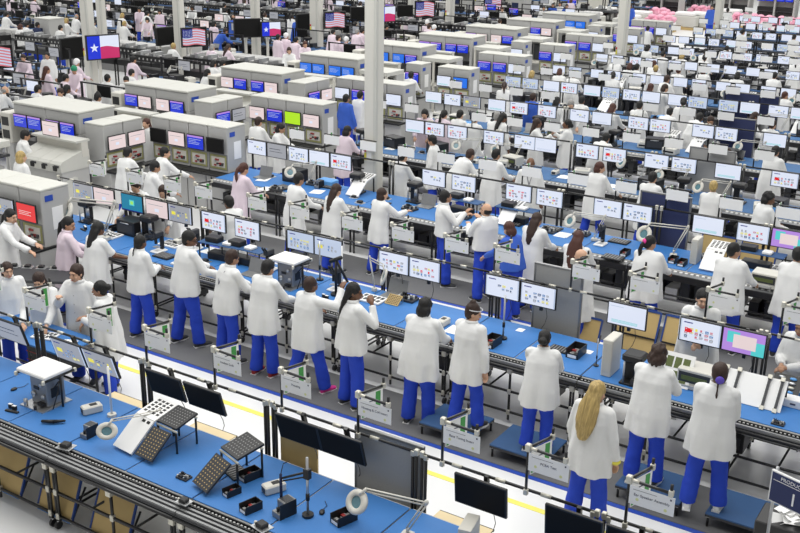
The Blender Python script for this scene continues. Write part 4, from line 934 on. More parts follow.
for i in range(3, len(ROWF)):
    y = ROWF[i]; X = xr(i, -14.2); ry = y+1.15 if i < 6 else y+1.0
    lv = 1 if i < 5 else 2
    if i in EXD: L = EXD[i]
    else:
        L = []; x = X[0]-.9
        while x < X[-1]+.9:
            L.append((x, rnd.choice(KS))); x += .57 if len(L) % 2 else rnd.uniform(.62, .85)
    for x0, k in L:
        if vis((x0+.3, ry, 1.4), 8): mon(x0, ry-.1, 1.53 if i < 6 else 1.48, k, 'on the '+ORD[i]+' rail', 1, group='monitors of the far bench rows', **({} if i < 6 else dict(W=.45, H=.285)))
    x = X[0]-.7
    while x < X[-1]+.8:
        if rnd.random() < (.85 if i < 6 else .6): inst('sgF', mk_sign_far(1.88, 1.5), (x, ry, 0), 0, 'white card sign above the '+ORD[i]+' rail', 'sign', 'station signs of the far rows', i < 6)
        x += .91
    for xc in X:
        for _ in range(6 if i < 6 else 4 if i < 9 else 2):
            k = rnd.choice(['case', 'press', 'bin', 'clutter', 'clutter', 'case', 'strip', 'papers', 'phones', 'device', 'laptop', 'rackw', 'ctrl', 'micro', 'strip', 'printer', 'binb', 'printer', 'drawerbox'])
            prop(k, xc+rnd.uniform(-.8, .8), y+rnd.uniform(.25, .8), .889, rnd.uniform(-.3, .3), rowname(i), 'bench equipment of the far rows', False)
        if rnd.random() < .45 and i < 9: prop('lamp', xc+rnd.uniform(-.5, .5), y+.85, .889, rnd.uniform(-.5, 1), rowname(i), 'magnifier lamps of the far rows', False)
        if rnd.random() < .6 and i < 8: prop('case', xc+rnd.uniform(-.4, .4), y+.5, .40, 0, 'under the '+ORD[i]+' bench row', 'black units under the benches', False)
# ================================================================== PEOPLE
def pat(px, py, label, face=90, h=1.70, pose='work', z=0, **kw):
    hc = body_fn(POSES[pose])[2].translation; s = h/1.70
    top = z+(hc.z+.125)*s; p = atz(px, py, top); a = math.radians(face-90)
    off = Vector((hc.x*math.cos(a)-(hc.y-.02)*math.sin(a), hc.x*math.sin(a)+(hc.y-.02)*math.cos(a)))*s
    x, y = p.x-off.x, p.y-off.y
    if x > -14.0:
        for f0 in ROWF:
            if f0-.40 < y < f0+1.50:
                yn = f0-.42 if (y < f0+.5 or kw.get('lv', 0) == 0 and y < f0+.2) else f0+1.52
                x = x*yn/y; y = yn; break
    elif x < -14.4:
        for c0 in (15.88, 19.2, 22.75, 26.3, 29.8, 33.2, 36.6, 40.0, 43.4):
            if x > -17.0 and c0-.45 < y < c0+.85: x = x*(c0-.5)/y; y = c0-.5; break
            if -17.6 < x < -16.6 and c0-1.5 < y < c0-.4: x = -16.3; break
            if -20.4 < x < -17.4 and c0-1.6 < y < c0: x = x*(c0-1.65)/y; y = c0-1.65; break
    return person(label, x, y, face, pose, h=h, z=z, **kw)
# second row, seen from behind
pat(67, 217, 'person in pale pink coat with very long black ponytail, turned right, at the second bench', 62, 1.66, 'work_r', hair='longtail', coat='coat_pink', skin='skin_tan', hem=.50, seed=1)
pat(97, 222, 'person with long loose black hair and short-sleeved white coat at the second bench', 86, 1.66, 'work', hair='long', short=True, wide=1.12, skin='skin_brown', seed=2)
pat(139, 235, 'person with thin dark braid down a white coat, hands to the bench', 80, 1.64, 'fold', hair='braid', skin='skin_brown', hem=.78, wide=1.08, seed=3)
pat(188, 231, 'tall person in white coat looking right, between the braided worker and the lanyard worker', 74, 1.78, 'work_r', skin='skin_brown', wide=1.14, hem=.78, seed=4, extras=('glasses',))
pat(231, 250, 'person leaning in white coat with dark lanyard crossing the back', 72, 1.70, 'work', hair='short', hc='hair_brown', hem=.72, wide=1.06, seed=5, extras=('lanyard_back',))
pat(267, 260, 'person with short black hair in white coat wearing red and green shoes', 88, 1.70, 'work', wide=1.06, hem=.66, seed=6, shoe='bin_red')
pat(310, 277, 'person with short hair in white coat raising the right hand, pink shoe sole showing', 82, 1.64, 'raise', hair='short', hc='hair_brown', skin='skin_brown', wide=1.13, hem=.68, seed=7, shoe='pinkband')
pat(353, 283, 'person with straight black hair past the shoulders, hand at the shoulder', 66, 1.74, 'chin', hair='long', skin='skin_brown', wide=1.10, hem=.72, seed=8)
pat(425, 298, 'broad person with short dark hair in white coat left of the headband worker', 95, 1.70, 'work', hair='mid', hc='hair_black', wide=1.18, hem=.70, seed=9)
pat(473, 304, 'person with headband and high brown bun in white coat, arm hanging, looking right', 82, 1.62, 'hang', z=.18, hair='topbun', hc='hair_brown', skin='skin_light', wide=1.10, hem=.62, seed=10, extras=('headband',))
pat(545, 331, 'short person with low black bun in white coat on a blue step', 104, 1.50, 'work', z=.18, hair='lowbun', wide=1.16, hem=.62, seed=11)
pat(598, 382, 'person with very long blonde hair standing in the aisle, yellow wristband', 84, 1.68, 'down', hair='xlong', hc='hair_blonde', skin='skin_light', wide=1.10, hem=.66, seed=12, extras=('wristband',))
pat(659, 345, 'person with curly dark brown hair in white coat standing on a blue step', 92, 1.66, 'work', z=.18, hair='curly', hc='hair_brown', wide=1.10, hem=.62, seed=13)
pat(721, 363, 'person with braided hair and purple hair tie in white coat, white shoes on step', 98, 1.70, 'fold', z=.18, hair='braid', hc='hair_brown', skin='skin_brown', wide=1.10, hem=.62, seed=14, shoe='white', extras=('purple',))
pat(100, 281, 'person with dark bun in white coat facing left behind the grey chart monitors', 205, 1.60, 'fold', hair='bun', skin='skin_tan', hem=.50, wide=1.16, seed=15)
pat(76, 264, 'smiling person in white coat pointing with one hand, short dark hair', -72, 1.72, 'point', skin='skin_light', hc='hair_brown', hem=.55, seed=16, extras=('buttons',))
pat(38, 272, 'dark-haired person in white coat leaning down behind the station signs', -55, 1.62, 'work', hair='long', hc='hair_brown', skin='skin_light', hem=.55, seed=17)
pat(6, 262, 'dark-haired person in white coat at the left edge behind the signs', -20, 1.6, 'stand', hair='long', hc='hair_brown', hem=.55, seed=18, skin='skin_light')
pat(9, 209, 'person with dark low ponytail in white coat reaching right toward the red screen', 30, 1.68, 'reach', hair='tail', hc='hair_black', skin='skin_light', wide=1.15, hem=.62, seed=19)
pat(702, 306, 'person in white coat behind the second rail, head hidden by monitors', -75, 1.78, 'fold', wide=1.2, hem=.6, seed=20, skin='skin_light', extras=('buttons',))
pat(803, 325, 'person in white coat bending at the right edge beyond the second rail', -110, 1.68, 'fold', wide=1.15, hem=.6, seed=21, hc='hair_brown')
# third row
pat(243, 163, 'person with red-brown ponytail in long pale pink coat at the third bench', 74, 1.68, 'work', hair='tail', hc='hair_red', skin='skin_light', coat='coat_pink', hem=.50, seed=1, lv=1)
pat(298, 173, 'person with short black hair in long white coat at the third bench', 72, 1.74, 'work', hem=.56, seed=2, lv=1)
pat(336, 184, 'person with shoulder-length dark brown hair at the blue lidded tray box', 78, 1.64, 'work', hair='long', hc='hair_brown', skin='skin_light', hem=.46, seed=3, lv=1)
pat(382, 188, 'person with brown bob right of the foot of the big column', 74, 1.62, 'shelf', hair='mid', hc='hair_brown', skin='skin_light', hem=.62, seed=4, lv=1)
pat(445, 190, 'person with short black hair in white coat, forearms out, facing the man with glasses', 38, 1.72, 'talk', hem=.84, wide=1.05, seed=5, lv=0, skin='skin_tan')
pat(487, 203, 'person with glasses and cropped hair holding up both hands in talk', 152, 1.70, 'talk', hem=.84, seed=6, lv=0, hair='bald', hc='hair_black', skin='skin_light', wide=1.1, extras=('glasses',))
pat(510, 222, 'person in royal blue smock with brown bob facing left', 165, 1.64, 'work', hair='mid', hc='hair_red', skin='skin_light', coat='shirt_blue', hem=.88, wide=1.15, seed=7, lv=0)
pat(537, 213, 'person with long dark brown hair in white coat behind the blue smock', 82, 1.66, 'work', hair='long', hc='hair_brown', hem=.58, seed=8, lv=1)
pat(579, 231, 'person with long light-brown hair in white coat behind the balding worker', 92, 1.62, 'work', hair='xlong', hc='hair_red', hem=.60, seed=9, lv=1)
pat(583, 249, 'balding person in white coat facing left beside the grey partition', 190, 1.72, 'down', hair='bald', skin='skin_light', hem=.60, wide=1.1, seed=10, lv=0, shoe='dark')
pat(651, 236, 'broad person with black ponytail and pink hair tie in white coat', 94, 1.64, 'work_r', hair='tail', wide=1.26, hem=.66, seed=11, lv=1, extras=('scrunchie',))
pat(735, 243, 'broad person with short black hair in white coat at the third bench', 86, 1.72, 'work_r', wide=1.2, hem=.66, seed=12, lv=1)
pat(799, 247, 'person in white coat at the right edge of the third bench', 95, 1.70, 'work', wide=1.2, hem=.66, seed=13, lv=1)
# fourth row and the aisle before it
R4 = [(531, 157, -68, 1.74, 'stand', 'bald', 'hair_black', 'skin_brown', 'standing person facing the camera with a dark lanyard', ('lanyard',)), (403, 152, 70, 1.66, 'work', 'short', 'hair_black', 'skin_light', 'person in white coat reaching toward the narrow pole sign', ()), (433, 135, 195, 1.70, 'down', 'short', 'hair_black', 'skin_tan', 'dark-haired person facing left in front of the fourth bench', ()),
      (470, 149, 62, 1.70, 'bend', 'short', 'hair_brown', 'skin_tan', 'person bending over the fourth bench in white coat', ()), (496, 149, 78, 1.70, 'work', 'short', 'hair_black', 'skin_tan', 'person with short black hair at the fourth bench', ()), (600, 162, 72, 1.66, 'work_r', 'mid', 'hair_red', 'skin_light', 'person with short auburn hair at the fourth bench', ()), (653, 172, 82, 1.66, 'work', 'short', 'hair_black', 'skin_light', 'person with short black hair and blue collar seen past a dark blue partition', ()),
      (728, 148, -80, 1.70, 'stand', 'short', 'hair_brown', 'skin_brown', 'brown-skinned person facing the camera by a grey partition', ('lanyard',)), (714, 181, 100, 1.62, 'work', 'short', 'hair_blonde', 'skin_light', 'sandy-haired person left of the tan board', ()), (769, 192, 45, 1.70, 'work_r', 'curly', 'hair_black', 'skin_brown', 'person with short curly hair reading a white sheet', ()),
      (776, 146, 80, 1.70, 'work', 'short', 'hair_black', 'skin_tan', 'person with back turned behind the green card box', ()), (606, 133, 85, 1.70, 'bend', 'short', 'hair_black', 'skin_tan', 'person bending with back turned before the fifth bench', ())]
for px, py, fc, h, po, hr, hcx, sk, lb, ex in R4: pat(px, py, lb, fc, h, po, hair=hr, hc=hcx, skin=sk, hem=.58, wide=1.06, lv=1, extras=ex)
R5 = [(425, 109, -70, 'work', 'mid', 'hair_black', 'coat_pink'), (444, 110, 85, 'work', 'longtail', 'hair_black', 'coat_pink'), (475, 114, 88, 'work', 'short', 'hair_black', 'coat_white'), (497, 112, 92, 'work', 'short', 'hair_grey', 'coat_white'), (533, 93, 92, 'work', 'short', 'hair_brown', 'shirt_blue'), (503, 113, 60, 'down', 'long', 'hair_black', 'coat_white'),
      (537, 118, 25, 'talk', 'long', 'hair_brown', 'coat_white'), (568, 119, 195, 'talk', 'lowbun', 'hair_black', 'coat_white'), (557, 98, 95, 'work', 'long', 'hair_black', 'coat_white'), (571, 103, -60, 'work', 'mid', 'hair_grey', 'coat_white'), (582, 96, 88, 'work', 'short', 'hair_black', 'coat_white'), (613, 104, 80, 'work', 'long', 'hair_red', 'coat_white'), (640, 101, 95, 'work', 'short', 'hair_black', 'coat_white'),
      (651, 85, 80, 'stand', 'long', 'hair_red', 'coat_white'), (665, 84, 40, 'work', 'mid', 'hair_brown', 'coat_white'), (670, 108, 88, 'bend', 'short', 'hair_black', 'coat_white'), (700, 113, 75, 'bend', 'short', 'hair_black', 'coat_white'), (711, 116, -60, 'work', 'short', 'hair_brown', 'coat_white'), (736, 90, 85, 'work', 'short', 'hair_black', 'coat_white'), (755, 112, 30, 'work', 'long', 'hair_brown', 'coat_white'), (773, 120, 75, 'work', 'short', 'hair_brown', 'coat_white'),
      (460, 110, 85, 'work', 'short', 'hair_black', 'coat_white'), (411, 70, 90, 'work', 'short', 'hair_black', 'coat_white'), (574, 71, 90, 'work', 'short', 'hair_blonde', 'coat_white'), (532, 71, 85, 'work', 'mid', 'hair_blonde', 'coat_white'), (616, 46, 88, 'work', 'short', 'hair_black', 'coat_white'), (630, 65, 88, 'work', 'mid', 'hair_red', 'coat_white'), (637, 65, 88, 'work', 'short', 'hair_black', 'coat_white'), (663, 54, 88, 'work', 'lowbun', 'hair_black', 'coat_white'), (679, 67, 88, 'work', 'short', 'hair_red', 'coat_white'),
      (656, 66, 88, 'work', 'short', 'hair_blonde', 'coat_white'), (682, 56, 88, 'work', 'mid', 'hair_blonde', 'coat_white'), (705, 55, 88, 'work', 'lowbun', 'hair_black', 'coat_white'), (727, 47, 80, 'bend', 'short', 'hair_black', 'coat_white'), (738, 72, 92, 'work', 'mid', 'hair_black', 'coat_white'), (775, 72, 92, 'work', 'short', 'hair_black', 'coat_white'), (704, 67, 92, 'work', 'mid', 'hair_red', 'coat_white'), (706, 46, 92, 'work', 'short', 'hair_black', 'coat_white'), (648, 26, 92, 'work', 'short', 'hair_black', 'coat_white'), (728, 8, 92, 'work', 'short', 'hair_black', 'coat_white'), (631, 4, -60, 'work', 'short', 'hair_brown', 'shirt_blue')]
HN = {'short': 'short', 'long': 'long', 'mid': 'bobbed', 'lowbun': 'bunned', 'longtail': 'long ponytailed', 'tail': 'ponytailed', 'curly': 'curly', 'bald': 'cropped', 'xlong': 'very long', 'bun': 'bunned', 'topbun': 'bunned', 'braid': 'braided', 'cap': ''}
CN = {'coat_white': 'white coat', 'coat_pink': 'pale pink coat', 'shirt_blue': 'blue smock', 'navy': 'navy shirt'}
def plabel(hr, hcx, ct, where): return 'person with '+HN[hr]+' '+hcx[5:]+' hair in '+CN[ct]+' '+where if hr != 'cap' else 'person with cap in '+CN[ct]+' '+where
OCC = []
for px, py, fc, po, hr, hcx, ct in R5:
    o = pat(px, py, 'x', fc, 1.68, po, hair=hr, hc=hcx, skin=rnd.choice(SK), coat=ct, hem=.58 if ct != 'shirt_blue' else .82, wide=1.06, lv=1 if py > 90 else 2)
    o['label'] = plabel(hr, hcx, ct, 'among the benches beyond the fourth row'); REG[-1] = (o, o['label'], True); OCC.append(o.location.copy())
n = 0
for i in range(5, len(ROWF)):
    for xc in xr(i, -14.2):
        x = xc+rnd.uniform(-.5, .5); y = ROWF[i]-.62
        if any((Vector((x, y, 0))-o).length < .9 for o in OCC) or rnd.random() < (.22 if i < 9 else .35): continue
        hr = rnd.choice(HS); hcx = rnd.choice(HC); hcx = 'hair_black' if hcx in ('hair_grey', 'hair_blonde') and rnd.random() < .5 else hcx
        person(plabel(hr, hcx, 'coat_white', rowname(i)), x, y, 90+rnd.uniform(-25, 25), rnd.choice(['work', 'work', 'work_r', 'down']), hr, hcx, rnd.choice(SK), h=rnd.uniform(1.6, 1.76), hem=.58, wide=1.06, lv=2, group='white-coated workers of the far bench rows', uniq=False)
# ================================================================== COLUMNS AND SCREENS HANGING FROM THEM
def column(px, py, w, label, y=None):
    p = atz(px, py, 0) if y is None else aty(px, py, y)
    p.z = 0; m = MB(); h = w/2
    m.cbox(-h, h, -h, h, .025, 13, 'column', .012); m.cbox(h*.62, h+.015, -h-.015, -h+.06, .025, 13, 'cream_top', .006); m.box(-h-.10, h+.10, -h-.10, h+.10, 0, .025, 'gray_mid')
    if w > .3 or y: m.box(-h*.5, h*.3, -h-.004, -h, 1.5, 1.62, 'paper'); m.box(-h*.9, -h*.55, -h-.004, -h, 1.45, 1.6, 'yellow'); m.box(-h*.9, -h*.6, -h-.005, -h-.001, 1.62, 1.70, 'red')
    return tag(m.build('column', None, (p.x, p.y, 0)), label, 'column'), p
CL = [(373.6, 150, .28, 'thick cream steel column in the middle of the hall', 16.72), (622, 40, .31, 'cream steel column rising through the right-hand benches', 35.25), (717, 30, .30, 'cream steel column at upper right among the monitors', 46.1), (94, 99, .31, 'cream column carrying the Texas flag screen'), (182.5, 85, .30, 'cream column carrying the first striped flag screen'), (257, 69, .28, 'cream column with large dark screens either side'),
      (317, 66, .40, 'thick cream column behind the grey ovens, left of the middle'), (449, 47, .33, 'cream column at upper middle behind the cabinets'), (411, 37, .28, 'slim cream column right of the thick middle one'), (478, 28, .36, 'cream column at the top, right of the striped screens'), (508, 17, .3, 'slim cream column at the top near the far wall'), (575, 10, .3, 'cream column at the far wall'), (105, 62, .28, 'slim cream column just behind the Texas flag screen'), (300, 12, .28, 'slim cream column at the top left of the middle')]
COLS = [column(*a)[1] for a in CL]
def tv(px, py, Y, w, rz, face, label):
    p = aty(px, py, Y); h = w*.70
    t = thing('hanging_screen', label, 'television', p, rz)
    m = MB(); m.cbox(-w/2, w/2, -.04, .05, -h/2, h/2, 'black', .01); m.build('housing', t)
    s = MB(); W, H = w-.08, h-.08; y = -.0412
    def q(x0, x1, z0, z1, mm, d=0): s.quad([(x0*W, y-d, z0*H), (x1*W, y-d, z0*H), (x1*W, y-d, z1*H), (x0*W, y-d, z1*H)], mm)
    def wq(x0, x1, z0, z1, mm, d=0):
        n_ = 8
        for c in range(n_):
            a, b = x0+(x1-x0)*c/n_, x0+(x1-x0)*(c+1)/n_; f = lambda t: .045*math.sin(t*7+1)-.10*t*(face == 'usa')
            g = lambda t: max(-.5, min(.5, t))
            s.quad([(a*W, y-d, g(z0+f(a))*H), (b*W, y-d, g(z0+f(b))*H), (b*W, y-d, g(z1+f(b))*H), (a*W, y-d, g(z1+f(a))*H)], mm)
    q(-.5, .5, -.5, .5, 'black_gloss')
    if face == 'texas':
        wq(-.5, -.10, -.6, .6, 'e_blue', .001); wq(-.10, .5, 0, .6, 'e_white', .001); wq(-.10, .5, -.6, 0, 'e_crim', .001)
        pts = [(-.29*W+(.16 if k % 2 == 0 else .065)*H*math.sin(k*PI/5)*1.3, y-.003, (-.02+(.16 if k % 2 == 0 else .065)*math.cos(k*PI/5)*1.3)*H) for k in range(10)]
        s.add([(-.29*W, y-.003, -.02*H)]+pts, [(0, 1+(k+1) % 10, 1+k) for k in range(10)], 'e_white')
    elif face == 'usa':
        for k in range(13): wq(-.5, .46, -.46+k*.92/13, -.46+(k+1)*.92/13, 'e_rose' if k % 2 == 0 else 'e_pale', .001)
        wq(-.5, -.08, -.46+6*.92/13, .46, 'e_navy', .002)
        for r in range(5):
            for c in range(6): a = -.46+c*.062; b = .03+r*.08+.045*math.sin(a*7+1)-.10*a; q(a, a+.02, b, b+.03, 'e_white', .003)
    elif face == 'none': q(-.5, .5, -.5, .5, 'black_gloss')
    s.build('screen', t)
    b = MB(); b.box(-.04, .04, .04, .40, -.05, .05, 'dark'); b.rod((0, .38, 0), (0, .38, -p.z), .06, 'column'); b.build('bracket', t); return t
tv(103, 47, 23.3, 1.16, 1.25, 'texas', 'hanging screen showing a flag with blue, white, red and one star')
tv(73, 48, 24.2, 1.05, 1.5, 'off', 'large black screen left of the Texas flag column')
tv(194, 37, 27.0, .98, 1.2, 'usa', 'hanging screen showing a striped flag beside the left column')
tv(166, 36, 27.6, .95, 1.5, 'off', 'large black screen left of the striped flag column')
tv(-4, 57, 19.5, 1.0, 1.2, 'usa', 'hanging screen showing a striped flag at the left edge')
tv(247, 28, 31.0, 1.05, .9, 'off', 'wide black screen left of the column with two dark screens'); tv(271, 29, 31.6, .85, 1.1, 'texas', 'small hanging screen with a white star right of a slim column')
tv(335, 20, 34.6, .98, 1.1, 'usa', 'hanging screen with striped flag right of the thick left-of-middle column'); tv(305, 22, 34.9, 1.0, 1.4, 'off', 'black hanging screen left of the thick left-of-middle column')
tv(386, 14, 38.2, 1.0, 1.2, 'texas', 'hanging screen with red and white flag behind the big middle column'); tv(360, 14, 38.6, .9, .9, 'off', 'black hanging screen left of the big middle column')
tv(425, 9, 42.0, 1.1, 1.1, 'usa', 'striped flag screen at the top right of the big column'); tv(405, 11, 42.4, .8, .9, 'off', 'black hanging screen at the top near the slim column'); tv(493, 3, 50.0, 1.1, 1.0, 'usa', 'striped flag screen at the top edge')
# ================================================================== TEST CABINETS AND OVENS
def mk_tester(lit, tray=True):
    def f(label, cat, loc, rz, group, uniq):   # front at y=0 facing -y, stands on its base plinth
        t = thing('test_cabinet', label, cat, loc, rz, group, uniq)
        m = MB(); m.cbox(-.27, .27, .0, .58, .85, 1.80, 'gray', .012); m.box(-.26, .26, -.003, 0, .90, 1.25, 'gray_mid'); m.build('body', t)
        MB().cbox(-.275, .275, -.005, .585, 1.80, 1.84, 'cream_top', .01).build('top', t)
        m = MB(); m.box(-.23, .23, -.012, -.003, .92, 1.22, 'olive'); m.box(-.19, .19, -.016, -.012, .96, 1.18, 'cream')
        rr = random.Random(9)
        for k in range(10): x, z = rr.uniform(-.17, .12), rr.uniform(.97, 1.12); m.box(x, x+.05, -.04, -.016, z, z+.03, rr.choice(['bin_red', 'dark', 'steel', 'hair_brown']))
        m.build('test_bay', t)
        MB().cbox(-.275, .275, -.25, .60, .80, .85, 'black', .01).build('ledge', t)
        MB().cbox(-.265, .265, -.12, .56, 0, .80, 'gray', .01).build('plinth', t)
        m = MB(); m.box(.272, .277, .08, .24, 1.62, 1.72, 'tape_blue'); m.box(.272, .276, .2, .42, 1.12, 1.5, 'paper'); m.build('side_label', t)
        h = MB(); h.cbox(-.245, .245, -.10, -.075, 1.28, 1.60, 'black', .004); h.box(-.05, .05, -.08, 0, 1.38, 1.48, 'dark'); mm = h.build('display', t)
        s = screen_mb(lit, .46, .28, 0); s.build('screen', mm, (0, -.102, 1.44)); return t
    return f
def tester(x, y, rz, lit, label, **kw): return inst(('tst', lit), mk_tester(lit), (x, y, 0), rz, label, 'cabinet', 'grey test cabinets in the machine rows', **kw)
def mk_oven(n, s1, s2):
    def f(label, cat, loc, rz, group, uniq):   # x to the right, front at y=0
        t = thing('oven_cabinet', label, cat, loc, rz, group, uniq); W = 1.1
        for k in range(n):
            x0 = k*W
            b = MB(); b.cbox(x0+.005, x0+W-.005, 0, 1.0, 1.5, 1.95, 'gray', .015); b.cbox(x0+.005, x0+W-.005, .5, 1.0, 0, 1.5, 'gray', .01); b.cbox(x0+W-.1, x0+W-.005, 0, .5, 0, 1.5, 'gray', .008); b.build('cabinet_body', t)
            MB().cbox(x0, x0+W, -.03, 1.03, 1.95, 2.0, 'cream_top', .012).build('roof_panel', t)
            b = MB(); b.box(x0+.05, x0+W-.1, .15, .5, .9, 1.1, 'black'); b.box(x0+.05, x0+W-.1, .1, .5, .85, .9, 'dark'); b.box(x0+.05, x0+W-.1, .2, .5, 0.1, .8, 'black'); b.build('work_bay', t)
            for q in range(2):
                sc = (s1, s2)[(k+q) % 2]
                d = MB(); d.cbox(x0+.04+q*.48, x0+.50+q*.48, -.06, -.03, 1.44, 1.74, 'black', .004); dd = d.build('display', t); screen_mb(sc, .43, .27, 0).build('screen', dd, (x0+.27+q*.48, -.062, 1.59))
        m = MB(); m.box(n*W, n*W+.004, .1, .35, 1.72, 1.84, 'tape_blue'); m.build('side_label', t)
        return t
    return f
def p_frame_cab(m):
    m.cbox(-.5, .5, 0, .9, 1.62, 1.74, 'cream_top', .01); m.cbox(-.5, .5, .5, .9, 0, 1.62, 'gray', .01)
    for x in (-.48, -.1, .42): m.box(x, x+.06, 0, .06, 0, 1.62, 'cream'); 
    m.box(-.48, .48, 0, .5, .85, .92, 'cream'); m.box(-.4, -.12, .3, .5, 1.0, 1.5, 'black'); m.box(.0, .4, .35, .5, .95, 1.5, 'dark'); m.box(.44, .48, .06, .5, 1.2, 1.3, 'cream')
def p_whitefeeder(m):
    for z0, y0, h in ((.35, 0, .48), (.95, .32, .42)):
        for k in range(4):
            a, b = -.62+k*.31+.004, -.62+(k+1)*.31-.004
            pf = [(y0, z0+.02), (y0, z0+h*.45), (y0+.05, z0+h*.58), (y0+.58, z0+h*.97), (y0+.64, z0+h), (y0+.70, z0+h*.95), (y0+.70, z0+.02)]
            m.loft([[(a, y, z) for y, z in pf], [(b, y, z) for y, z in pf]], 'cream_top')
            x = -.46+k*.31; m.box(x-.05, x+.04, y0-.02, y0, z0+h*.12, z0+h*.36, 'black'); m.box(x-.02, x+.10, y0-.015, y0, z0+h*.30, z0+h*.40, 'dark')
        m.box(-.6, .6, y0+.03, y0+.68, z0+.01, z0+h*.5, 'gray')
    m.box(-.6, .6, .1, .95, 0, .36, 'gray'); m.box(-.6, .6, .36, 1.0, .35, .96, 'gray'); m.box(.3, .6, -.08, .15, .83, .87, 'black')
    m.box(-.62, .62, .85, 1.0, 1.2, 1.52, 'cream'); m.box(-.62, .62, .72, 1.05, 1.52, 1.56, 'cream_top')
def mk_feeder(label, cat, loc, rz, group, uniq):
    return simple('component_feeder', p_whitefeeder)(label, cat, loc, rz, group, uniq)
def p_rackframe(m):
    m.cbox(-.18, .18, 0, .5, 1.0, 1.7, 'cream', .02); m.box(-.12, .12, -.005, 0, 1.4, 1.6, 'black'); m.box(-.12, .12, -.005, 0, 1.1, 1.3, 'black'); m.cbox(-.17, .17, .02, .5, 0, 1.0, 'gray', .01)
CY = [15.88, 19.2, 22.75, 26.3, 29.8, 33.2, 36.6, 40.0, 43.4]; SCR = [('off', 'pink_1', 'blue_1', 'off'), ('pink_1', 'blue_1', 'lime_1', 'pink_2'), ('plain_0', 'blue_1', 'blue_2', 'plain_0'), ('blue_1', 'red_1', 'plain_1', 'sky_1'), ('plain_0', 'blue_1', 'blue_2', 'plain_0')]
for j, y in enumerate(CY):
    S = SCR[min(j, 4)]; wn = 'in the '+ORD[j]+' machine row'
    for k in (range(4) if j < 3 else (0, 2, 3) if j % 2 else (1, 2, 3)): tester(-16.55+k*.56, y, 0, S[k] if S[k] != 'off' else 'off_1', 'grey test cabinet with '+NAMES[S[k].split('_')[0]]+' facing front '+wn)
    if j >= 3: inst('fcab', simple('framed_cabinet', p_frame_cab), (-17.0, y-1.5, 0), 0, 'cream open framed cabinet right of the oven in the '+ORD[j]+' machine row', 'machine')
    for k in range(2 if j < 3 else 0): tester(-16.85, y-1.08+k*.56, PI/2, ('pink_2', 'pink_1', 'blue_2', 'gray_1', 'blue_1')[(j*2+k) % 5], 'grey test cabinet turned sideways '+wn+', '+('nearer' if k == 0 else 'farther')+' of the pair')
OY = [y-1.25 for y in CY]
for j, y in enumerate(OY):
    a, b = (('blue_1', 'blue_2'), ('blue_2', 'pink_1'), ('pink_1', 'blue_1'), ('sky_1', 'sky_2'), ('blue_2', 'sky_1'))[j % 5]
    inst(('oven', a, b), mk_oven(2, a, b), (-19.9, y, 0), 0, 'long grey oven cabinet with small screens in the '+ORD[j]+' machine row', 'machine')
    inst('rackf', simple('control_rack', p_rackframe), (-20.25, y, 0), 0, 'narrow cream control rack left of the oven in the '+ORD[j]+' machine row', 'machine')

    if j: inst('feed', mk_feeder, (-18.6, y-1.75, 0), 0, 'white sloped component feeder in the '+ORD[j]+' machine row', 'machine')
inst('feed', mk_feeder, (-17.75, 13.15, 0), 0, 'large white two-tier sloped feeder with black latches at left', 'machine', sc=(1.15, 1.1, 1))
monitor(-17.8, 13.95, 1.90, 'pink_2', 'monitor with pinkish screen standing above the white two-tier feeder', 1)
for k, s in enumerate(('gray_1', 'grayicons_1', 'red_1')): tester(-15.03+k*.56, 10.35, 0, s, 'grey test cabinet at the left edge with '+NAMES[s.split('_')[0]])
m = MB()
for z in (.3, .75, 1.15): m.cbox(-.6, .6, 0, .7, z, z+.06, 'dark', .01); m.cbox(-.5, .5, .1, .6, z+.06, z+.2, 'gray', .01)
m.cbox(-.62, .62, -.02, .72, 1.36, 1.5, 'cream_top', .01)
for x in (-.58, .54): m.box(x, x+.04, 0, .04, 0, 1.4, 'gray'); m.box(x, x+.04, .66, .7, 0, 1.4, 'gray')
tag(m.build('shelf_rack', None, (-19.1, 12.7, 0)), 'dark shelved rack with cream top at the left edge', 'rack')
# table of trays in front of the left worker
p = atz(30, 268, .85); m = MB(); m.cbox(-.6, .6, -.3, .3, .80, .85, 'dark', .01)
for x in (-.55, .55):
    for y in (-.25, .25): m.rod((x, y, 0), (x, y, .8), .018, 'pipe')
tag(m.build('tray_table', None, (p.x+.30, p.y-.12, 0), .55), 'dark table of small trays under the reaching worker at left', 'table')
for k in range(4): prop('device', p.x-.25+k*.2, p.y-.1+k*.10, .852, .5, 'on the dark tray table at left', sc=.9)
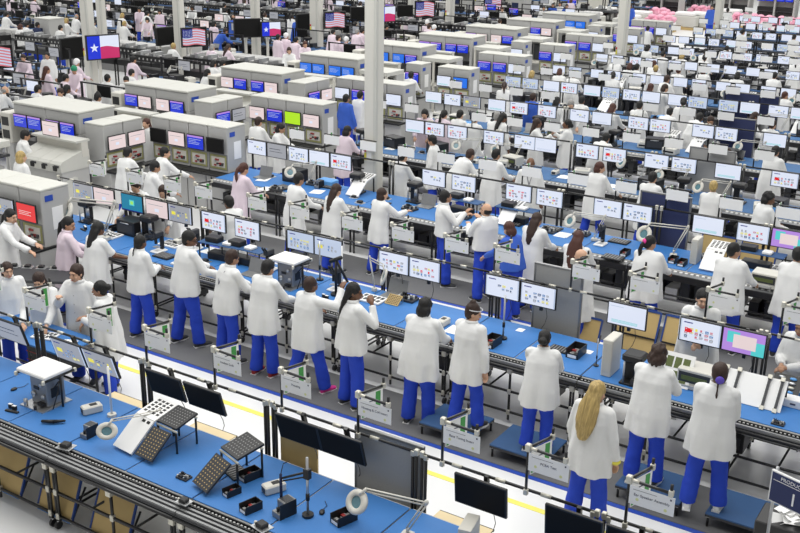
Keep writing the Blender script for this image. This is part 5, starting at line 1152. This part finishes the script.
# people by the machines
RM = [(24, 130, 60, 'work', 'short', 'hair_black', 'coat_white', 'beside the dark shelved rack'), (20, 151, 80, 'stand', 'mid', 'hair_blonde', 'coat_white', 'in front of the white feeder'), (127, 147, 92, 'work', 'short', 'hair_black', 'coat_white', 'before the sideways test cabinets'), (164, 147, 70, 'reach', 'short', 'hair_black', 'coat_white', 'wearing blue glove at the test cabinets'), (154, 161, 60, 'work', 'short', 'hair_black', 'coat_white', 'low between two workers at the test cabinets'),
      (146, 118, -75, 'stand', 'long', 'hair_red', 'coat_white', 'standing between the two cabinet groups'), (143, 104, 200, 'bend', 'short', 'hair_black', 'coat_white', 'bending at the second oven'), (258, 117, 90, 'work', 'short', 'hair_brown', 'coat_white', 'before the blue screen cabinets'), (280, 123, 20, 'work', 'mid', 'hair_black', 'coat_white', 'left of the lime green screen'), (346, 94, 85, 'stand', 'short', 'hair_black', 'shirt_blue', 'left of the big middle column'), (360, 91, 85, 'work', 'short', 'hair_black', 'coat_white', 'right beside the blue smock worker'),
      (347, 126, 75, 'work', 'mid', 'hair_black', 'coat_pink', 'left of the big middle column'), (410, 65, 85, 'work', 'short', 'hair_black', 'coat_white', 'with back turned near the far cabinets'), (461, 33, 85, 'work', 'short', 'hair_black', 'coat_white', 'at the far grey ovens'), (136, 186, -80, 'work', 'short', 'hair_brown', 'coat_white', 'behind the teal monitor'), (163, 188, -60, 'work', 'long', 'hair_brown', 'coat_white', 'behind the grey monitor'), (229, 201, 160, 'work', 'short', 'hair_black', 'coat_white', 'low behind the second rail'),
      (97, 93, 85, 'work', 'topbun', 'hair_black', 'coat_white', 'behind the first oven'), (60, 88, -60, 'work', 'long', 'hair_brown', 'coat_white', 'behind the first oven facing us'), (37, 85, 80, 'work', 'short', 'hair_black', 'coat_white', 'behind the first oven at left'), (4, 86, 80, 'work', 'bald', 'hair_grey', 'coat_white', 'at the left edge with bare head')]
for px, py, fc, po, hr, hcx, ct, wh in RM: pat(px, py, plabel(hr, hcx, ct, wh), fc, 1.68, po, hair=hr, hc=hcx, skin='skin_light' if hcx != 'hair_black' else rnd.choice(SK), coat=ct, hem=.58 if ct != 'shirt_blue' else .82, wide=1.06, lv=1)
# ================================================================== LEFT HALL BEYOND THE MACHINES
RF = [(47, 52, -60, 'stand', 'short', 'hair_black', 'coat_white'), (23, 54, -60, 'work', 'short', 'hair_brown', 'coat_pink'), (46, 66, 80, 'stand', 'long', 'hair_red', 'coat_pink'), (65, 74, 70, 'work', 'short', 'hair_black', 'coat_pink'), (74, 66, -60, 'work', 'cap', 'cap_green', 'coat_pink'), (76, 59, 90, 'work', 'cap', 'hair_black', 'coat_pink'), (107, 74, 90, 'stand', 'short', 'hair_black', 'coat_white'), (126, 76, -50, 'work', 'short', 'hair_black', 'coat_white'), (131, 69, 80, 'work', 'short', 'hair_black', 'coat_white'), (133, 56, 85, 'work', 'short', 'hair_black', 'coat_pink'),
      (212, 44, 85, 'work', 'mid', 'hair_grey', 'coat_pink'), (228, 44, 70, 'work', 'long', 'hair_brown', 'coat_pink'), (213, 60, 80, 'work', 'mid', 'hair_black', 'coat_white'), (222, 60, 80, 'work', 'short', 'hair_black', 'coat_white'), (207, 69, 60, 'work', 'mid', 'hair_black', 'coat_white'), (233, 15, 120, 'talk', 'bald', 'hair_brown', 'shirt_blue'), (225, 28, 60, 'bend', 'short', 'hair_brown', 'shirt_blue'), (297, 17, 85, 'work', 'short', 'hair_black', 'shirt_blue'), (278, 34, 85, 'stand', 'short', 'hair_black', 'coat_pink'), (286, 33, 85, 'stand', 'cap', 'hair_black', 'coat_pink'), (289, 47, -50, 'work', 'mid', 'hair_brown', 'coat_white'),
      (296, 37, 85, 'work', 'short', 'hair_black', 'coat_pink'), (305, 41, -40, 'work', 'mid', 'hair_red', 'coat_pink'), (333, 29, 85, 'work', 'short', 'hair_black', 'coat_pink'), (338, 35, 60, 'stand', 'short', 'hair_brown', 'coat_pink'), (346, 37, 85, 'work', 'cap', 'hair_black', 'coat_pink'), (357, 29, 85, 'work', 'short', 'hair_grey', 'coat_pink'), (362, 28, 70, 'work', 'short', 'hair_black', 'coat_pink'), (386, 24, 60, 'work', 'short', 'hair_black', 'coat_pink'), (427, 20, 85, 'work', 'cap', 'hair_black', 'coat_pink'), (429, 24, 85, 'work', 'short', 'hair_brown', 'coat_pink'), (434, 25, 75, 'work', 'cap', 'hair_black', 'coat_pink'),
      (26, 22, 85, 'work', 'short', 'hair_black', 'coat_white'), (37, 22, 85, 'work', 'short', 'hair_black', 'navy'), (60, 25, 85, 'work', 'short', 'hair_black', 'coat_white'), (20, 24, 85, 'work', 'mid', 'hair_red', 'coat_white'), (76, 14, 85, 'work', 'bald', 'hair_grey', 'coat_white'), (66, 18, 80, 'work', 'mid', 'hair_blonde', 'coat_white'), (6, 12, 85, 'work', 'short', 'hair_black', 'coat_white'), (93, 20, 85, 'work', 'short', 'hair_black', 'coat_white'), (173, 43, 85, 'work', 'short', 'hair_blonde', 'coat_white'), (224, 3, 85, 'work', 'short', 'hair_black', 'coat_white'), (122, 13, 85, 'work', 'mid', 'hair_blonde', 'coat_white'), (147, 11, 85, 'work', 'short', 'hair_black', 'coat_white'), (124, 21, 85, 'work', 'short', 'hair_blonde', 'coat_white')]
OCC2 = []; COLS = list(COLS)+[aty(px_, 30, Y_) for px_, Y_ in ((103, 23.3), (72, 24.2), (194, 27), (166, 27.6), (247, 31), (271, 31.6), (335, 34.6), (305, 34.9), (386, 38.2), (360, 38.6), (425, 42), (405, 42.4), (493, 50))]+[atz(560, 27, .5), atz(590, 20, .5), atz(605, 15, .5), atz(575, 18, 0)]
for px, py, fc, po, hr, hcx, ct in RF:
    o = pat(px, py, 'x', fc, 1.68, po, hair=hr, hc=hcx, skin=rnd.choice(SK[:2]+SK[:1]), coat=ct, hem=.56, wide=1.06, lv=2, trous='scrub_blue' if ct != 'shirt_blue' else 'navy')
    lb = plabel(hr, hcx if hr != 'cap' else 'hair_x', ct, 'in the left hall beyond the grey ovens'); o['label'] = lb; REG[-1] = (o, lb, True); OCC2.append(o.location.copy())
def p_blackrack(m):
    m.box(-.9, .9, 0, .5, .75, .95, 'black'); m.box(-.9, .9, 0, .5, 1.2, 1.4, 'black')
    for k in range(9): m.box(-.82+.19*k, -.77+.19*k, -.01, 0, 1.26, 1.32, 'gray')
    for k in range(8): m.box(-.8+.2*k, -.66+.2*k, .05, .4, 1.4, 1.4+.05*(1+k % 3), ('gray', 'gray_mid', 'steel')[k % 3])
    for x in (-.88, .84): m.box(x, x+.04, 0, .04, 0, 1.4, 'pipe'); m.box(x, x+.04, .46, .5, 0, 1.4, 'pipe')
def p_grayunits(m):
    m.box(-.9, .9, 0, .8, .7, .78, 'dark')
    for k in range(4): m.cbox(-.88+.45*k, -.48+.45*k, .05, .7, .78, 1.15, 'gray', .03); m.box(-.84+.45*k, -.52+.45*k, .04, .05, .85, 1.0, 'gray_mid')
    m.box(-.9, .9, .05, .75, 0, .7, 'gray_mid')
def p_cab(m): m.cbox(-.45, .45, 0, .8, 0, 1.75, 'gray', .015); m.cbox(-.46, .46, -.01, .81, 1.75, 1.8, 'cream_top', .01); m.box(-.35, .05, -.012, 0, 1.1, 1.4, 'navy'); m.box(-.4, .4, -.012, 0, .6, 1.0, 'black')
def p_chair(m):
    m.cbox(-.22, .22, -.22, .22, .5, .56, 'black', .02); m.cbox(-.2, .2, .2, .25, .65, 1.05, 'black', .02); m.rod((0, 0, .1), (0, 0, .5), .03, 'dark'); m.box(-.02, .02, .2, .24, .5, .7, 'dark')
    for k in range(5): a = 2*PI*k/5; m.rod((0, 0, .12), (.27*math.cos(a), .27*math.sin(a), .05), .018, 'dark')
y = 13.5; li = 0; PLACED = []
while y < 100:
    kind = 'r' if 25.5 < y < 27.7 or 38 < y < 40.1 else 'g' if 27.7 < y < 30 or 52 < y < 54 else 'b'; far = y > 48; xs = -22.4-.0*y
    x = xs
    while x > -112:
        pr = proj((x, y, .9))
        if pr[0] < -25: break
        zone_ok = x > -112 and vis((x, y, 1.0), 15)
        if zone_ok:
            gl = 'in the left hall beyond the ovens'
            yy = y
            for q_ in OCC2+COLS:
                if abs(q_.x-x) < 1.15 and y-.3 < q_.y < y+1.3: yy = min(yy, q_.y-1.42)
            if yy < y-1.6 or any(abs(a_-x) < 1.8 and abs(b_-yy) < 1.2 for a_, b_ in PLACED) or any(abs(q_.x-x) < 1.15 and yy-.3 < q_.y < yy+1.3 for q_ in OCC2+COLS): x -= 1.86; continue
            PLACED.append((x, yy)); y0_ = y; y = yy
            if kind == 'b':
                inst(('lb', li % 4), mk_bench_far(li % 4 != 2, 1.5, li % 3 == 2), (x, y, 0), 0, 'small dark-framed workbench '+gl, 'workbench', 'workbenches of the left hall', False)
                for q in range(2 if not far else 1):
                    if rnd.random() < .62: mon(x+rnd.uniform(-.7, .2), y+.9, 1.5, rnd.choice(['off_1', 'off_1', 'gray_1', 'blue_1', 'plain_0', 'gray_1', 'off_1', 'pink_1']), 'in the left hall', 1, group='monitors of the left hall', uniq=False)
                for q in range(3 if y < 40 else 2 if y < 65 else 1): prop(rnd.choice(['bin', 'clutter', 'printer', 'papers', 'phones', 'case', 'micro', 'strip', 'laptop', 'lamp', 'drawerbox', 'press', 'case']), x+rnd.uniform(-.8, .8), y+rnd.uniform(.2, .75), .88, rnd.uniform(-.4, .4), 'on a bench of the left hall', 'bench equipment of the left hall', False)
                if rnd.random() < .6 and y < 55: inst('chair', simple('swivel_chair', p_chair), (x+rnd.uniform(-.6, .6), y-.7, 0), rnd.uniform(0, 6), 'black swivel chair in the left hall', 'chair', 'black swivel chairs of the left hall', False)
                if rnd.random() < (.40 if y > 35 else .25):
                    px_, py_ = x+rnd.uniform(-.6, .6), y-.5
                    if not any((Vector((px_, py_, 0))-o).length < 1.0 for o in OCC2):
                        hr = rnd.choice(HS); hcx = rnd.choice(HC[:5]); ct = rnd.choice(['coat_pink', 'coat_white', 'coat_white'])
                        person(plabel(hr, hcx, ct, 'in the left hall'), px_, py_, rnd.choice([90, 80, 100, -60]), rnd.choice(['work', 'work', 'down']), hr, hcx, rnd.choice(SK), ct, h=rnd.uniform(1.58, 1.74), hem=.58, wide=1.06, lv=2, group='workers of the left hall', uniq=False)
            elif kind == 'r': inst('brack', simple('slotted_rack', p_blackrack), (x, y, 0), 0, 'long black two-tier rack with a row of white tags in the left hall', 'rack', 'long black racks of the left hall', False)
            elif kind == 'g': inst('gun', simple('machine_bank', p_grayunits), (x, y, 0), 0, 'low bank of four grey units in the left hall', 'machine', 'banks of grey units of the left hall', False) if rnd.random() < .85 else inst('cab', simple('machine_cabinet', p_cab), (x, y, 0), 0, 'tall grey cabinet in the left hall', 'cabinet', 'tall grey cabinets of the left hall', False)
            y = y0_
        x -= 1.86
    y += 2.25 if kind in 'rg' else 2.45 if y < 50 else 2.9; li += 1
# ---- far right end: machines, pink film, white pallets
for x, yy in ((-17.6, 63), (-15.0, 63), (-12.4, 63.5), (-21.4, 62)): inst(('oven', 'blue_1', 'blue_2'), mk_oven(2, 'blue_1', 'blue_2'), (x-1.1, yy, 0), 0, 'grey machine with blue screens at the far end behind the pink film', 'machine')
def p_film(m):
    m.box(-.8, .8, -.5, .5, 0, .2, 'tan')
    m.box(-.75, .75, -.45, .45, .2, .5, 'cap_white')
    for k in range(9): m.ell((-.64+.16*k, .16*((k*7) % 3-1), .58+.09*((k*5) % 3)), (.22, .34, .16), 'pink_film', 10, 8)
    for k in range(4): m.box(-.7+.4*k, -.5+.4*k, -.47, .47, .3, .72, 'pink_film')
def p_pallet(m): m.box(-.8, .8, -.5, .5, 0, .14, 'tan'); m.cbox(-.75, .75, -.45, .45, .14, .75, 'cream_top', .04); m.cbox(-.5, .6, -.4, .4, .75, .95, 'white', .05)
for k, (px, py) in enumerate(((660, 22), (672, 19), (655, 14), (745, 20), (760, 22), (775, 26), (790, 24), (702, 12))):
    p = atz(px, py, .5); inst('film', simple('film_bundle', p_film), (p.x, p.y, 0), 0, 'bundle of pink plastic film at the far end', 'bundle')
for px, py in ((685, 20), (700, 20), (640, 19), (628, 23), (780, 16), (730, 17), (560, 27), (590, 20), (605, 15)):
    p = atz(px, py, .5); inst('pallet', simple('wrapped_pallet', p_pallet), (p.x, p.y, 0), 0, 'wrapped white pallet load at the far end', 'pallet')
p = atz(575, 18, 0); m = MB(); m.cbox(-2, 2, 0, .3, 0, 2.4, 'cream', .02); m.box(-1.2, -.3, -.02, 0, .9, 1.7, 'gray_mid'); m.box(-1.1, -.4, -.03, -.02, 1, 1.6, 'e_sky'); tag(m.build('white_booth', None, (p.x, p.y, 0)), 'white booth with blue window at the far end', 'booth')
for k, (px, py) in enumerate(((553, 3), (560, 2), (567, 4), (544, 6), (712, 5))): pat(px, py, 'standing person at the far end in '+('blue smock' if k % 2 == 0 else 'white coat'), -60, 1.7, 'stand', coat='shirt_blue' if k % 2 == 0 else 'coat_white', lv=2)
# ================================================================== LABELS
def finish():
    NUM = ['', 'first', 'second', 'third', 'fourth', 'fifth', 'sixth', 'seventh', 'eighth', 'ninth', 'tenth', 'eleventh', 'twelfth', 'thirteenth', 'fourteenth', 'fifteenth', 'sixteenth', 'seventeenth', 'eighteenth', 'nineteenth', 'twentieth']
    by = {}
    for o, l, u in REG:
        if u: by.setdefault(o['label'], []).append(o)
    for l, L in by.items():
        if len(L) < 2: continue
        L.sort(key=lambda o: proj(o.location)[0])
        if len(L) > 20 or len(l.split()) > 12:
            for o in L:
                if 'group' not in o: o['group'] = 'alike: '+' '.join(l.split()[:6])
            if len(L) > 20 or len(l.split()) > 12: continue
        for i, o in enumerate(L):
            n = len(L); e = ', leftmost' if i == 0 else ', rightmost' if i == n-1 else ', middle one' if n == 3 else ', '+NUM[i+1]+' from the left'
            o['label'] = l+e
    for o, l, u in REG:
        t = o['label'].split()
        for w_ in ('the', 'the', 'the', 'a', 'and', 'short', 'dark', 'white'):
            if len(t) > 16 and w_ in t: t.remove(w_)
        o['label'] = ' '.join(t[:16])
finish()
# ================================================================== LIGHT
w = bpy.data.worlds.new('w'); bpy.context.scene.world = w; w.use_nodes = True
bg = w.node_tree.nodes['Background']; bg.inputs['Color'].default_value = (1, 1, .99, 1); bg.inputs['Strength'].default_value = .44
for k, (x, y, sx, sy, e) in enumerate(((-9, 10, 20, 12, 2300), (-12, 30, 26, 18, 2900), (-38, 28, 26, 34, 3500), (-16, 62, 40, 30, 5400), (-58, 60, 36, 50, 4800))):
    l = bpy.data.lights.new('ceiling_light', 'AREA'); l.shape = 'RECTANGLE'; l.size = sx; l.size_y = sy; l.energy = e; l.color = (1, .99, .96)
    o = bpy.data.objects.new('ceiling_light', l); C.objects.link(o); o.location = (x, y, 12.5)
sc = bpy.context.scene
sc.view_settings.view_transform = 'Standard'; sc.view_settings.look = 'None'; sc.view_settings.exposure = 0; sc.view_settings.gamma = 1
print('OBJECTS', len(bpy.data.objects), 'TOP', len([o for o in bpy.data.objects if o.parent is None]), 'POLYS', sum(len(me.polygons) for me in bpy.data.meshes))
